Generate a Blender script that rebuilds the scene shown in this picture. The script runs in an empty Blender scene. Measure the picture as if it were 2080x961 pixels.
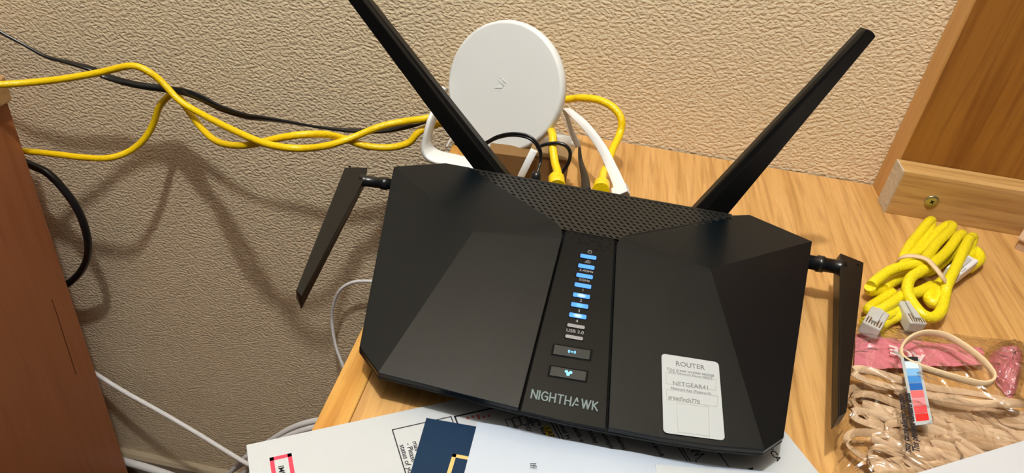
import bpy, bmesh, math, random
from mathutils import Vector, Matrix, noise
S = bpy.context.scene
COL = S.collection
R = random.Random(7)
DZ = 0.76            # height of the desk top above the floor
WALL = 0.668         # the wall behind the desk

# ---------------------------------------------------------------- camera
cam = bpy.data.cameras.new('camera'); co = bpy.data.objects.new('camera', cam); COL.objects.link(co)
cam.sensor_fit = 'HORIZONTAL'; cam.sensor_width = 36; cam.lens = 1487.46 / 2080 * 36
cam.clip_start = .01; cam.clip_end = 50
M3 = Matrix(((0.98103462, -0.17948739, 0.07318028), (0.16353201, 0.56373604, -0.8096042), (0.10405938, 0.80621707, 0.5823965)))
co.matrix_world = Matrix.Translation((0, 0, .34 + DZ)) @ M3.to_4x4()
S.camera = co

# ---------------------------------------------------------------- world, lamps, exposure
w = bpy.data.worlds.new('room_light'); S.world = w; w.use_nodes = True
bg = w.node_tree.nodes['Background']; bg.inputs[0].default_value = (1.0, .97, .94, 1); bg.inputs[1].default_value = .06
def lamp(name, loc, radius, power, color):
    l = bpy.data.lights.new(name, 'POINT'); l.shadow_soft_size = radius; l.energy = power; l.color = color
    o = bpy.data.objects.new(name, l); COL.objects.link(o); o.location = (loc[0], loc[1], loc[2] + DZ)
lamp('ceiling_lamp', (-.14, .12, 1.38), .026, 51, (1, .985, .95))
lamp('ceiling_lamp', (-.34, .20, 1.34), .026, 3.5, (1, .985, .95))
S.view_settings.view_transform = 'Standard'; S.view_settings.look = 'None'
S.view_settings.gamma = 1; S.view_settings.use_curve_mapping = False
S.view_settings.exposure = 0.0
# measured world coordinates in metres, desk top at height 0
DATA = {'ace': [(0.2582, 0.4056, 0.0085), (0.2314, 0.4099, 0.0085)],
 'ant_left': {'conn': [(-0.1389, 0.4644, 0.034), (-0.1455, 0.4629, 0.034), (-0.1592, 0.4627, 0.034)],
              'low': [(-0.1619, 0.4705, 0.027), (-0.1523, 0.3187, 0.027), (-0.1599, 0.3284, 0.027)],
              'top': [(-0.1797, 0.4719, 0.037), (-0.163, 0.4778, 0.037), (-0.1603, 0.4663, 0.037), (-0.1522, 0.3206, 0.037), (-0.1575, 0.3244, 0.037)]},
 'ant_right': {'conn': [(0.1805, 0.4627, 0.033), (0.1878, 0.4631, 0.033), (0.1992, 0.4629, 0.033)],
               'low': [(0.2049, 0.4871, 0.026), (0.1685, 0.3085, 0.026)],
               'top': [(0.2028, 0.4761, 0.037), (0.2187, 0.4691, 0.037), (0.1742, 0.3122, 0.037), (0.1685, 0.3071, 0.037)]},
 'bagtext': [[(0.2118, 0.3041, 0.0195), (0.2229, 0.3677, 0.0195)], [(0.2171, 0.3054, 0.0195), (0.2254, 0.3598, 0.0195)],
             [(0.2244, 0.3937, 0.012), (0.2274, 0.4141, 0.012)]],
 'bundle': [[(0.2341, 0.4746, 0.016), (0.2404, 0.4825, 0.018), (0.2532, 0.4953, 0.02), (0.2692, 0.5053, 0.021), (0.2799, 0.5109, 0.022), (0.2894, 0.526, 0.02),
             (0.3037, 0.549, 0.018), (0.3214, 0.5741, 0.016), (0.3314, 0.59, 0.014), (0.3316, 0.5982, 0.01), (0.3179, 0.5831, 0.009), (0.301, 0.556, 0.008),
             (0.2884, 0.5447, 0.006), (0.278, 0.5356, 0.006), (0.2871, 0.5546, 0.0073), (0.3006, 0.5759, 0.0087), (0.3144, 0.5971, 0.01), (0.321, 0.6049, 0.007),
             (0.3093, 0.579, 0.004), (0.2858, 0.5407, 0.004), (0.2641, 0.513, 0.004), (0.2503, 0.4896, 0.005), (0.2367, 0.476, 0.01), (0.2333, 0.4739, 0.015)],
            [(0.3275, 0.532, 0.01), (0.3418, 0.548, 0.01), (0.344, 0.5572, 0.011), (0.3416, 0.5612, 0.0105), (0.3313, 0.5467, 0.01), (0.3162, 0.5261, 0.009),
             (0.3035, 0.5053, 0.008), (0.3009, 0.4987, 0.007)],
            [(0.3369, 0.5677, 0.018), (0.3238, 0.5445, 0.02), (0.3086, 0.5163, 0.019), (0.295, 0.492, 0.018), (0.2911, 0.4804, 0.014), (0.2828, 0.4616, 0.014),
             (0.2742, 0.4513, 0.014), (0.2657, 0.4508, 0.015), (0.2612, 0.461, 0.016), (0.2596, 0.4729, 0.018), (0.2647, 0.4873, 0.02), (0.2754, 0.4994, 0.02),
             (0.2905, 0.515, 0.02), (0.3107, 0.5419, 0.0175), (0.3309, 0.5733, 0.015), (0.3382, 0.581, 0.012), (0.3273, 0.5608, 0.009), (0.3057, 0.5337, 0.008),
             (0.2938, 0.5219, 0.007), (0.2777, 0.5124, 0.0077), (0.2622, 0.4996, 0.0083), (0.2485, 0.4841, 0.009)],
            [(0.3369, 0.5677, 0.018), (0.3426, 0.5735, 0.016), (0.3357, 0.5593, 0.012), (0.3204, 0.5351, 0.006), (0.3064, 0.5172, 0.005), (0.2906, 0.4979, 0.008),
             (0.281, 0.4823, 0.01), (0.2828, 0.4745, 0.01), (0.2883, 0.482, 0.012), (0.2906, 0.4964, 0.012)],
            [(0.2889, 0.4984, 0.01), (0.2718, 0.4822, 0.012), (0.2588, 0.4738, 0.013), (0.2438, 0.4567, 0.014), (0.2337, 0.4489, 0.012), (0.2293, 0.4524, 0.01),
             (0.2418, 0.4689, 0.006), (0.2565, 0.4845, 0.005)],
            [(0.2223, 0.4348, 0.01), (0.2308, 0.4418, 0.01), (0.2416, 0.4486, 0.0095), (0.2524, 0.4586, 0.009), (0.2643, 0.4714, 0.008)],
            [(0.233, 0.4363, 0.006), (0.2425, 0.4466, 0.006), (0.2513, 0.4531, 0.008), (0.2619, 0.4626, 0.008)]],
 'buttons': [[(0.0041, 0.3245, 0.0333), (0.0271, 0.3255, 0.0335), (0.0268, 0.3181, 0.0319), (0.004, 0.3175, 0.0318)],
             [(0.0043, 0.3093, 0.0301), (0.0264, 0.3106, 0.0303), (0.0261, 0.3032, 0.0288), (0.0041, 0.3029, 0.0287)]],
 'cables': {'black_flat': [(-0.6066, 0.612, 0.0469), (-0.5827, 0.614, 0.0304), (-0.5624, 0.617, 0.0191), (-0.5439, 0.62, 0.0092), (-0.5233, 0.623, 0.0053),
                           (-0.5026, 0.626, 0.0008), (-0.4911, 0.63, -0.0068), (-0.4625, 0.63, -0.0104), (-0.4332, 0.634, -0.0119), (-0.4054, 0.628, -0.0081),
                           (-0.3851, 0.624, -0.0097), (-0.3638, 0.6215, -0.0155), (-0.337, 0.619, -0.0181), (-0.321, 0.6183, -0.017), (-0.295, 0.6177, -0.0157),
                           (-0.2641, 0.617, -0.015), (-0.2341, 0.618, -0.0136), (-0.2052, 0.622, -0.0113), (-0.1864, 0.626, -0.0075), (-0.1677, 0.63, -0.0005),
                           (-0.1555, 0.636, 0.0048)],
            'black_left': [(-0.639, 0.64, -0.1357), (-0.6121, 0.63, -0.1359), (-0.5914, 0.628, -0.1416), (-0.5746, 0.626, -0.1602), (-0.5623, 0.624, -0.1856),
                           (-0.5589, 0.622, -0.219), (-0.5715, 0.628, -0.2559), (-0.5923, 0.634, -0.2887), (-0.6215, 0.64, -0.3206), (-0.653, 0.65, -0.3472)],
            'black_power': [(-0.1079, 0.545, 0.0345), (-0.0918, 0.54, 0.0355), (-0.0804, 0.532, 0.0457), (-0.0702, 0.5285, 0.0554), (-0.0581, 0.525, 0.0622),
                            (-0.0458, 0.5225, 0.0641), (-0.0379, 0.52, 0.0615), (-0.0327, 0.5175, 0.0553), (-0.0313, 0.515, 0.047), (-0.0319, 0.509, 0.0424),
                            (-0.0323, 0.503, 0.0389), (-0.032, 0.495, 0.0391)],
            'black_thin': [(-0.0382, 0.545, 0.0433), (-0.0304, 0.544, 0.0486), (-0.0215, 0.543, 0.0518), (-0.0143, 0.542, 0.0514), (-0.0098, 0.5407, 0.0469),
                           (-0.0093, 0.5393, 0.0392), (-0.0121, 0.538, 0.0308), (-0.0154, 0.536, 0.0259), (-0.0175, 0.534, 0.0189)],
            'coil1': [(-0.4476, 0.6, -0.6671), (-0.42, 0.6, -0.6038), (-0.3878, 0.6, -0.5515), (-0.3511, 0.6, -0.5076), (-0.3127, 0.6, -0.465), (-0.2738, 0.6, -0.4384),
                      (-0.2267, 0.6, -0.4214)],
            'coil2': [(-0.4161, 0.59, -0.6421), (-0.3945, 0.59, -0.5877), (-0.3674, 0.59, -0.5398), (-0.3347, 0.59, -0.4923), (-0.3013, 0.59, -0.4596),
                      (-0.2631, 0.59, -0.4352), (-0.2166, 0.59, -0.4211)],
            'coil3': [(-0.4505, 0.61, -0.6514), (-0.4129, 0.61, -0.5974), (-0.3749, 0.61, -0.5568), (-0.338, 0.61, -0.5106), (-0.3037, 0.61, -0.4741),
                      (-0.2648, 0.61, -0.4523), (-0.2171, 0.61, -0.436)],
            'dark_strap': [(-0.003, 0.59, 0.0262), (-0.0002, 0.57, 0.025), (0.0034, 0.55, 0.0271), (0.0068, 0.53, 0.0296), (0.0084, 0.51, 0.0324)],
            'white_flat': [(0.0369, 0.5, 0.0384), (0.0334, 0.51, 0.0422), (0.0257, 0.54, 0.0406), (0.0156, 0.5575, 0.0471), (0.0007, 0.575, 0.0543),
                           (-0.0123, 0.5925, 0.0553), (-0.0215, 0.61, 0.0517), (-0.018, 0.605, 0.0433), (-0.0115, 0.6, 0.0335), (-0.0041, 0.595, 0.0244)],
            'white_hang': [(-0.1929, 0.655, -0.23), (-0.2217, 0.65, -0.2298), (-0.2427, 0.6488, -0.2362), (-0.2568, 0.6475, -0.2494), (-0.2651, 0.6462, -0.2701),
                           (-0.269, 0.645, -0.3002), (-0.2627, 0.6367, -0.3333), (-0.2502, 0.6283, -0.3614), (-0.2362, 0.62, -0.3898)],
            'white_low': [(-0.6501, 0.65, -0.4877), (-0.6221, 0.64, -0.4931), (-0.573, 0.629, -0.5054), (-0.5169, 0.618, -0.5173), (-0.4617, 0.607, -0.5312),
                          (-0.4139, 0.596, -0.5426), (-0.3798, 0.585, -0.5438), (-0.3399, 0.57, -0.5339), (-0.2885, 0.57, -0.5474)],
            'white_thick': [(-0.6707, 0.655, -0.7084), (-0.6235, 0.64, -0.6903), (-0.5779, 0.63, -0.6786), (-0.534, 0.62, -0.6694), (-0.4612, 0.6, -0.6533)],
            'yellow_a': [(-0.5995, 0.5614, -0.008), (-0.5688, 0.5801, -0.0085), (-0.5483, 0.594, -0.0087), (-0.5175, 0.604, -0.0033), (-0.4859, 0.614, 0.0044),
                         (-0.4522, 0.618, 0.0159), (-0.4361, 0.62, 0.0122), (-0.4238, 0.622, 0.0014), (-0.4059, 0.618, -0.0134), (-0.3804, 0.612, -0.0206),
                         (-0.343, 0.59, -0.017), (-0.3011, 0.566, -0.0112), (-0.2776, 0.557, -0.0081), (-0.2543, 0.558, -0.0067), (-0.2409, 0.583, -0.0147),
                         (-0.2233, 0.602, -0.0132), (-0.1976, 0.614, -0.0015), (-0.1754, 0.622, 0.0046), (-0.1526, 0.624, 0.0116), (-0.0937, 0.645, 0.0258),
                         (-0.0244, 0.635, 0.0496), (-0.01, 0.628, 0.0569), (0.0058, 0.621, 0.0609), (0.02, 0.614, 0.0594), (0.0293, 0.607, 0.0522), (0.0303, 0.6, 0.0415),
                         (0.0261, 0.58, 0.0362), (0.0235, 0.56, 0.0328), (0.0207, 0.535, 0.0358), (0.02, 0.515, 0.0379), (0.0196, 0.5, 0.0408)],
            'yellow_b': [(-0.6491, 0.622, -0.1177), (-0.6004, 0.616, -0.1081), (-0.5593, 0.61, -0.1005), (-0.5229, 0.608, -0.0965), (-0.4945, 0.609, -0.0921),
                         (-0.4766, 0.618, -0.0862), (-0.4622, 0.626, -0.0738), (-0.4513, 0.632, -0.0565), (-0.4397, 0.634, -0.0324), (-0.422, 0.632, -0.015),
                         (-0.4128, 0.63, -0.0174), (-0.4018, 0.625, -0.0285), (-0.3828, 0.612, -0.0371), (-0.3585, 0.595, -0.0383), (-0.3296, 0.58, -0.0298),
                         (-0.3058, 0.574, -0.0199), (-0.2844, 0.572, -0.0095), (-0.2606, 0.574, -0.0018), (-0.2423, 0.588, -0.0049), (-0.2287, 0.603, -0.0148),
                         (-0.2107, 0.608, -0.0215), (-0.1876, 0.614, -0.0224), (-0.1689, 0.618, -0.0154), (-0.1556, 0.626, -0.0017), (-0.1131, 0.65, 0.0092),
                         (-0.0642, 0.648, 0.0192), (-0.0421, 0.615, 0.034), (-0.0282, 0.56, 0.0516), (-0.0247, 0.544, 0.0464), (-0.0206, 0.532, 0.0396),
                         (-0.0164, 0.52, 0.0369), (-0.0143, 0.5, 0.0384)]},
 'env': {'box1': [(-0.0775, 0.2641, 0.0018), (-0.0475, 0.2817, 0.0018)],
         'box2': [(-0.0453, 0.2823, 0.0018), (-0.0253, 0.2952, 0.0018)],
         'c0': (-0.1507, 0.235, 0.0018),
         'hl': (0.0079, 0.2878, 0.0018),
         'lines': [[(0.0109, 0.2923, 0.0018), (0.0163, 0.2811, 0.0018)], [(0.0129, 0.2928, 0.0018), (0.0183, 0.2816, 0.0018)],
                   [(0.0845, 0.2954, 0.0018), (0.091, 0.2829, 0.0018)], [(0.0862, 0.2959, 0.0018), (0.093, 0.282, 0.0018)],
                   [(0.109, 0.2962, 0.0018), (0.1158, 0.2835, 0.0018)]],
         'red': [(-0.1352, 0.2299, 0.0018), (-0.1253, 0.2357, 0.0018)],
         'red_marks': [(-0.0365, 0.2839, 0.0018), (-0.0302, 0.2866, 0.0018)],
         'sig': [(0.0916, 0.2929, 0.0018), (0.0961, 0.2966, 0.0018), (0.0939, 0.2913, 0.0018), (0.0997, 0.295, 0.0018), (0.0958, 0.2893, 0.0018), (0.101, 0.2917, 0.0018),
                 (0.0959, 0.2858, 0.0018), (0.0972, 0.2827, 0.0018)],
         'squares': [(-0.0161, 0.2872, 0.0018), (-0.0003, 0.294, 0.0018)],
         'texts': [('IMPORTANT', (-0.1275, 0.2267, 0.0018), 0.0042), ('status of your', (-0.0695, 0.2555, 0.0018), 0.0042),
                   ('- Please', (-0.0663, 0.2574, 0.0018), 0.0042), ('mail', (-0.0633, 0.2595, 0.0018), 0.0042), ('BE', (-0.0097, 0.2836, 0.0018), 0.0038),
                   ('TOD', (-0.0038, 0.2874, 0.0018), 0.0038), ('lete:', (-0.0018, 0.2921, 0.0018), 0.0038), ('ave been', (0.0022, 0.2931, 0.0018), 0.0042),
                   ('LABEL', (0.0088, 0.2876, 0.0018), 0.0045), ('ional H', (0.0161, 0.2933, 0.0018), 0.0042), ('ealth e', (0.0247, 0.2925, 0.0018), 0.0042),
                   ('today', (0.0339, 0.2918, 0.0018), 0.0042), ('comple', (0.042, 0.292, 0.0018), 0.0042), ('claims, P', (0.0499, 0.2922, 0.0018), 0.0042),
                   ('a profi', (0.0714, 0.2929, 0.0018), 0.004), ('MEDICA', (0.1352, 0.315, 0.0018), 0.0055), ('MI', (0.1269, 0.2883, 0.0018), 0.0055)]},
 'front_mid': [(-0.068, 0.2826, 0.024), (-0.0387, 0.2804, 0.024), (-0.009, 0.2786, 0.024), (0.0166, 0.2773, 0.024), (0.0418, 0.2773, 0.024), (0.0702, 0.2776, 0.024),
               (0.1001, 0.2794, 0.024)],
 'gold': [(-0.0402, 0.2553, 0.0036), (-0.0316, 0.2554, 0.0036), (-0.0404, 0.242, 0.0036)],
 'if': [(0.004, 0.2576, 0.0048), (0.0056, 0.2534, 0.0048)],
 'label': [(0.229, 0.3842, 0.0195), (0.242, 0.3877, 0.0195), (0.2336, 0.3307, 0.0195), (0.2214, 0.326, 0.0195)],
 'label_top': [(0.2285, 0.3973, 0.018), (0.2319, 0.3954, 0.018), (0.2335, 0.3846, 0.018), (0.2294, 0.3835, 0.018)],
 'leds': [(0.0167, 0.3979, 0.0485), (0.0164, 0.3891, 0.0467), (0.0162, 0.381, 0.045), (0.016, 0.3729, 0.0433), (0.0161, 0.3646, 0.0416), (0.0159, 0.3567, 0.04),
          (0.0157, 0.3485, 0.0383), (0.0156, 0.3406, 0.0366), (0.0155, 0.3322, 0.0349)],
 'logo': [(-0.0034, 0.2891, 0.0259), (0.0345, 0.2893, 0.0259), (-0.0032, 0.2943, 0.027)],
 'loose_band': [(0.232, 0.3942, 0.021), (0.2376, 0.4044, 0.021), (0.2467, 0.4139, 0.021), (0.2574, 0.42, 0.021), (0.2698, 0.4204, 0.021), (0.2794, 0.4131, 0.021),
                (0.2876, 0.401, 0.021), (0.2903, 0.3889, 0.021), (0.287, 0.3813, 0.021), (0.2793, 0.377, 0.021), (0.2668, 0.3777, 0.021), (0.252, 0.3799, 0.021),
                (0.2394, 0.3827, 0.021), (0.2322, 0.3868, 0.021)],
 'navy': [(-0.0608, 0.276, 0.0032), (-0.0322, 0.277, 0.0032), (-0.0591, 0.2377, 0.0032)],
 'panel_plane': (0.0235, 0.2777, 0.0528, 0.4185),
 'panel_text': [('power', (0.0172, 0.4024, 0.0495)), ('cloud', (0.0166, 0.3935, 0.0476)), ('2.4GHz', (0.0168, 0.3854, 0.0459)), ('5GHz', (0.0165, 0.3773, 0.0443)),
                ('1', (0.0165, 0.3691, 0.0426)), ('2', (0.0162, 0.3607, 0.0408)), ('3', (0.016, 0.3524, 0.0391)), ('4', (0.0157, 0.3444, 0.0374)),
                ('USB 3.0', (0.0155, 0.3365, 0.0358))],
 'paper3': [(-0.0308, 0.2796, 0.0045), (-0.0083, 0.281, 0.0045), (0.0179, 0.2789, 0.0045), (0.0445, 0.2772, 0.0045), (0.0718, 0.2794, 0.0045), (0.0971, 0.2823, 0.0045),
            (0.1196, 0.2841, 0.0045), (0.1392, 0.2855, 0.0045), (-0.0307, 0.2437, 0.0045)],
 'paper4': [(0.0716, 0.2734, 0.0052), (0.1191, 0.2804, 0.0052)],
 'paper5': [(0.2082, 0.2866, 0.024), (0.2888, 0.332, 0.024)],
 'pink': [(0.2145, 0.423, 0.009), (0.2462, 0.4288, 0.009), (0.2942, 0.4397, 0.009), (0.3061, 0.4342, 0.009), (0.3012, 0.4154, 0.009), (0.2623, 0.4024, 0.009),
          (0.2282, 0.3978, 0.009), (0.2049, 0.3844, 0.009)],
 'pink2': [(0.3097, 0.4299, 0.014), (0.3188, 0.4428, 0.014), (0.3297, 0.4491, 0.014), (0.3399, 0.4488, 0.014), (0.3346, 0.4268, 0.014), (0.3129, 0.3882, 0.014),
           (0.3061, 0.3954, 0.014), (0.3055, 0.4068, 0.014)],
 'plug_ends': [(-0.0153, 0.5, 0.0395), (0.0198, 0.5, 0.0422)],
 'plugs': [[(0.2301, 0.4378, 0.012), (0.2185, 0.4167, 0.012)], [(0.2577, 0.4581, 0.008), (0.2598, 0.4458, 0.007)], [(0.3284, 0.5373, 0.012), (0.3059, 0.5118, 0.012)]],
 'rear_left': {'b': [(-0.0826, 0.486, 0.0498), (-0.0642, 0.486, 0.0499), (-0.0591, 0.49, 0.0496)],
               't': [(-0.1789, 0.486, 0.1643), (-0.1682, 0.486, 0.1659), (-0.1653, 0.49, 0.1652)]},
 'rear_right': {'b': [(0.0948, 0.49, 0.049), (0.1008, 0.486, 0.0497), (0.1178, 0.486, 0.0488)],
                't': [(0.1607, 0.49, 0.1953), (0.1619, 0.486, 0.1988), (0.17, 0.486, 0.1953), (0.1627, 0.486, 0.1909)]},
 'scratch': [(-0.5923, 0.5783, -0.2896), (-0.5923, 0.5784, -0.3191), (-0.5923, 0.577, -0.3638), (-0.5923, 0.5759, -0.4177)],
 'sticker': [(0.0686, 0.3319, 0.0355), (0.1032, 0.3342, 0.035), (0.1062, 0.2838, 0.0247), (0.0719, 0.2804, 0.025)],
 'sticker_in': {'b1': [(0.0718, 0.3192, 0.0328), (0.1016, 0.3215, 0.0325), (0.1012, 0.3144, 0.031), (0.0723, 0.3119, 0.0313)],
                'b2': [(0.0725, 0.308, 0.0305), (0.1024, 0.3108, 0.0303), (0.102, 0.3039, 0.0289), (0.073, 0.3014, 0.0292)],
                'b3': [(0.0785, 0.3005, 0.0288), (0.0969, 0.3024, 0.0287), (0.0977, 0.2844, 0.0251), (0.0801, 0.2826, 0.0252)],
                'l1': [(0.0719, 0.322, 0.0334), (0.1007, 0.3243, 0.0331)],
                'l2': [(0.0744, 0.3202, 0.0329), (0.0984, 0.3217, 0.0326)],
                'l3': [(0.0762, 0.3096, 0.0308), (0.0978, 0.3113, 0.0305)],
                'router': [(0.0786, 0.327, 0.0342), (0.0934, 0.328, 0.034)],
                't1': [(0.0775, 0.3132, 0.0314), (0.096, 0.3148, 0.0313)],
                't2': [(0.0747, 0.3034, 0.0295), (0.0912, 0.3042, 0.0292)]},
 'tie': [(0.2638, 0.5148, 0.014), (0.2636, 0.51, 0.022), (0.2707, 0.5093, 0.025), (0.279, 0.5062, 0.026), (0.2836, 0.499, 0.025), (0.2885, 0.4902, 0.022),
         (0.2963, 0.4922, 0.014), (0.3006, 0.4929, 0.006), (0.3003, 0.5059, 0.001), (0.2876, 0.5221, 0.001), (0.275, 0.5265, 0.002)],
 'wingL': {'A': (-0.141, 0.4748, 0.044),
           'B': (-0.1032, 0.4876, 0.0475),
           'C': (-0.0024, 0.4172, 0.0555),
           'E': (-0.0922, 0.2839, 0.024),
           'F': (-0.1095, 0.3017, 0.0229),
           'G': (-0.009, 0.2777, 0.025),
           'M': (-0.083, 0.4846, 0.0492),
           'P': (-0.0631, 0.3997, 0.05)},
 'wingR': {'A': (0.1794, 0.4743, 0.044),
           'B': (0.1341, 0.4916, 0.0469),
           'C': (0.0339, 0.4198, 0.0542),
           'E': (0.1283, 0.2834, 0.024),
           'F': (0.1408, 0.2963, 0.0235),
           'G': (0.0416, 0.2765, 0.025),
           'M': (0.1198, 0.4846, 0.0479),
           'P': (0.0986, 0.4077, 0.05)}}

# ---------------------------------------------------------------- materials
def srgb(r, g, b):
    f = lambda c: (c / 255 / 12.92) if c / 255 <= .04045 else ((c / 255 + .055) / 1.055) ** 2.4
    return (f(r), f(g), f(b), 1)
def mat(name, col, rough=.5, spec=.5, metal=0, **k):
    m = bpy.data.materials.new(name); m.use_nodes = True
    b = m.node_tree.nodes['Principled BSDF']
    b.inputs['Base Color'].default_value = col if len(col) == 4 else (*col, 1)
    b.inputs['Roughness'].default_value = rough; b.inputs['Specular IOR Level'].default_value = spec
    b.inputs['Metallic'].default_value = metal
    if 'sheen' in k: b.inputs['Sheen Weight'].default_value = k['sheen']
    if 'sss' in k:
        b.inputs['Subsurface Weight'].default_value = k['sss']; b.inputs['Subsurface Scale'].default_value = .003
    if 'emit' in k:
        b.inputs['Emission Color'].default_value = k['emit']; b.inputs['Emission Strength'].default_value = k['power']
    if 'trans' in k: b.inputs['Transmission Weight'].default_value = k['trans']
    if 'coat' in k: b.inputs['Coat Weight'].default_value = k['coat']
    if 'bump' in k:
        scale, dist, det = k['bump']
        nt = m.node_tree; t = nt.nodes.new('ShaderNodeTexNoise'); t.inputs['Scale'].default_value = scale; t.inputs['Detail'].default_value = det
        tc = nt.nodes.new('ShaderNodeTexCoord'); nt.links.new(tc.outputs['Object'], t.inputs['Vector'])
        bp = nt.nodes.new('ShaderNodeBump'); bp.inputs['Distance'].default_value = dist; bp.inputs['Strength'].default_value = 1
        nt.links.new(t.outputs['Fac'], bp.inputs['Height']); nt.links.new(bp.outputs['Normal'], b.inputs['Normal'])
    return m
def ramp(nt, src, stops):
    r = nt.nodes.new('ShaderNodeValToRGB'); nt.links.new(src, r.inputs['Fac'])
    e = r.color_ramp.elements
    while len(e) < len(stops): e.new(.5)
    for x, (p, c) in zip(e, stops): x.position = p; x.color = c
    return r.outputs['Color']
def wood(name, base, dark, light, axis, pore=.5, rough=.42, fine=1.0, bands=1.0):
    m = mat(name, base, rough, .4); nt = m.node_tree; L = nt.links; b = nt.nodes['Principled BSDF']
    tc = nt.nodes.new('ShaderNodeTexCoord')
    def stretched(across, along, scale, detail, dist=0.0, rough_=.5):
        mp = nt.nodes.new('ShaderNodeMapping'); s = [across] * 3; s[axis] = along; mp.inputs['Scale'].default_value = s
        L.new(tc.outputs['Object'], mp.inputs['Vector'])
        t = nt.nodes.new('ShaderNodeTexNoise'); t.inputs['Scale'].default_value = scale; t.inputs['Detail'].default_value = detail
        t.inputs['Distortion'].default_value = dist; t.inputs['Roughness'].default_value = rough_
        L.new(mp.outputs[0], t.inputs['Vector']); return t.outputs['Fac']
    broad = stretched(1, .05, 95 * bands, 3, .15)
    c = ramp(nt, broad, [(.30, dark), (.47, base), (.72, light)])
    streak = stretched(1, .05, 230 * fine, 3, .3)
    c2 = ramp(nt, streak, [(.33, (.50, .38, .26, 1)), (.50, (1, 1, 1, 1)), (1, (1, 1, 1, 1))])
    mx = nt.nodes.new('ShaderNodeMix'); mx.data_type = 'RGBA'; mx.blend_type = 'MULTIPLY'; mx.inputs[0].default_value = pore
    L.new(c, mx.inputs[6]); L.new(c2, mx.inputs[7])
    pores = stretched(1, .035, 900, 2)
    c3 = ramp(nt, pores, [(.34, (.6, .5, .4, 1)), (.45, (1, 1, 1, 1)), (1, (1, 1, 1, 1))])
    mx2 = nt.nodes.new('ShaderNodeMix'); mx2.data_type = 'RGBA'; mx2.blend_type = 'MULTIPLY'; mx2.inputs[0].default_value = pore * .6
    L.new(mx.outputs[2], mx2.inputs[6]); L.new(c3, mx2.inputs[7]); L.new(mx2.outputs[2], b.inputs['Base Color'])
    bp = nt.nodes.new('ShaderNodeBump'); bp.inputs['Distance'].default_value = .00015; L.new(streak, bp.inputs['Height']); L.new(bp.outputs[0], b.inputs['Normal'])
    return m
def wall_mat():
    m = mat('textured_tan_paint', (.82, .675, .462, 1), .75, .2); nt = m.node_tree; L = nt.links; b = nt.nodes['Principled BSDF']
    tc = nt.nodes.new('ShaderNodeTexCoord'); mp = nt.nodes.new('ShaderNodeMapping'); mp.inputs['Scale'].default_value = (.80, 1, 1.12)
    mp.inputs['Rotation'].default_value = (0, .55, 0)
    L.new(tc.outputs['Object'], mp.inputs['Vector'])
    a = nt.nodes.new('ShaderNodeTexNoise'); a.inputs['Scale'].default_value = 320; a.inputs['Detail'].default_value = 1.2; a.inputs['Distortion'].default_value = .15
    a.inputs['Roughness'].default_value = .45
    L.new(mp.outputs[0], a.inputs['Vector'])
    r = nt.nodes.new('ShaderNodeMapRange'); r.interpolation_type = 'SMOOTHSTEP'; r.inputs['From Min'].default_value = .30; r.inputs['From Max'].default_value = .68
    L.new(a.outputs['Fac'], r.inputs['Value'])
    a2 = nt.nodes.new('ShaderNodeTexNoise'); a2.inputs['Scale'].default_value = 420; a2.inputs['Detail'].default_value = 2; L.new(tc.outputs['Object'], a2.inputs['Vector'])
    ad = nt.nodes.new('ShaderNodeMath'); ad.operation = 'MULTIPLY_ADD'; ad.inputs[1].default_value = .12; L.new(a2.outputs['Fac'], ad.inputs[0]); L.new(r.outputs[0], ad.inputs[2])
    bp = nt.nodes.new('ShaderNodeBump'); bp.inputs['Distance'].default_value = .00058; bp.inputs['Strength'].default_value = 1
    L.new(ad.outputs[0], bp.inputs['Height']); L.new(bp.outputs[0], b.inputs['Normal'])
    return m
MAT = {}
MAT['wall'] = wall_mat()
MAT['baseboard'] = mat('beige_baseboard_paint', (.40, .32, .22, 1), .5)
MAT['ceiling'] = mat('white_ceiling_paint', (.75, .74, .70, 1), .8, .2)
MAT['floor'] = mat('dark_carpet', (.06, .045, .035, 1), .95, .1, bump=(700, .004, 3))
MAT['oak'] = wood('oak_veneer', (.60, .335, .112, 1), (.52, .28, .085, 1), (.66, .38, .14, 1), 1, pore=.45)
MAT['oak_strip'] = wood('oak_solid_edge', (.56, .275, .055, 1), (.42, .17, .025, 1), (.62, .34, .085, 1), 1, pore=.5)
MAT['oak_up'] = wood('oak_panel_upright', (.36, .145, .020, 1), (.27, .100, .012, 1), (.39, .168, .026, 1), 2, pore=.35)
MAT['oak_edge_up'] = wood('oak_panel_edge', (.55, .28, .08, 1), (.46, .22, .06, 1), (.58, .31, .10, 1), 2, pore=.15)
MAT['oak_cleat'] = wood('oak_cleat', (.58, .345, .125, 1), (.46, .25, .08, 1), (.64, .40, .165, 1), 0, pore=.5)
MAT['cleat_end'] = mat('pale_end_grain', (.55, .46, .34, 1), .8, .2, bump=(300, .001, 3))
MAT['brown_side'] = wood('brown_laminate_side', (.38, .135, .052, 1), (.35, .120, .044, 1), (.41, .145, .058, 1), 2, pore=.12)
MAT['scratch'] = mat('dark_scratch', (.14, .045, .018, 1), .7, .2)
MAT['brown_top'] = wood('brown_desk_top', (.45, .26, .11, 1), (.38, .20, .08, 1), (.50, .30, .13, 1), 1, pore=.3)
MAT['black'] = mat('matt_black_plastic', (.0018, .0040, .0058, 1), .30, .30, bump=(2600, .00004, 1))
MAT['black_panel'] = mat('satin_black_panel', (.0025, .0032, .0038, 1), .30, .17)
MAT['black_base'] = mat('black_base_plastic', (.003, .003, .003, 1), .5, .2)
MAT['black_mesh'] = mat('black_grille_plastic', (.014, .0135, .012, 1), .42, .5)
MAT['black_antenna'] = mat('black_antenna_plastic', (.004, .0039, .0037, 1), .33, .4)
MAT['black_cable'] = mat('black_cable_jacket', (.008, .008, .009, 1), .28, .5)
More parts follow.
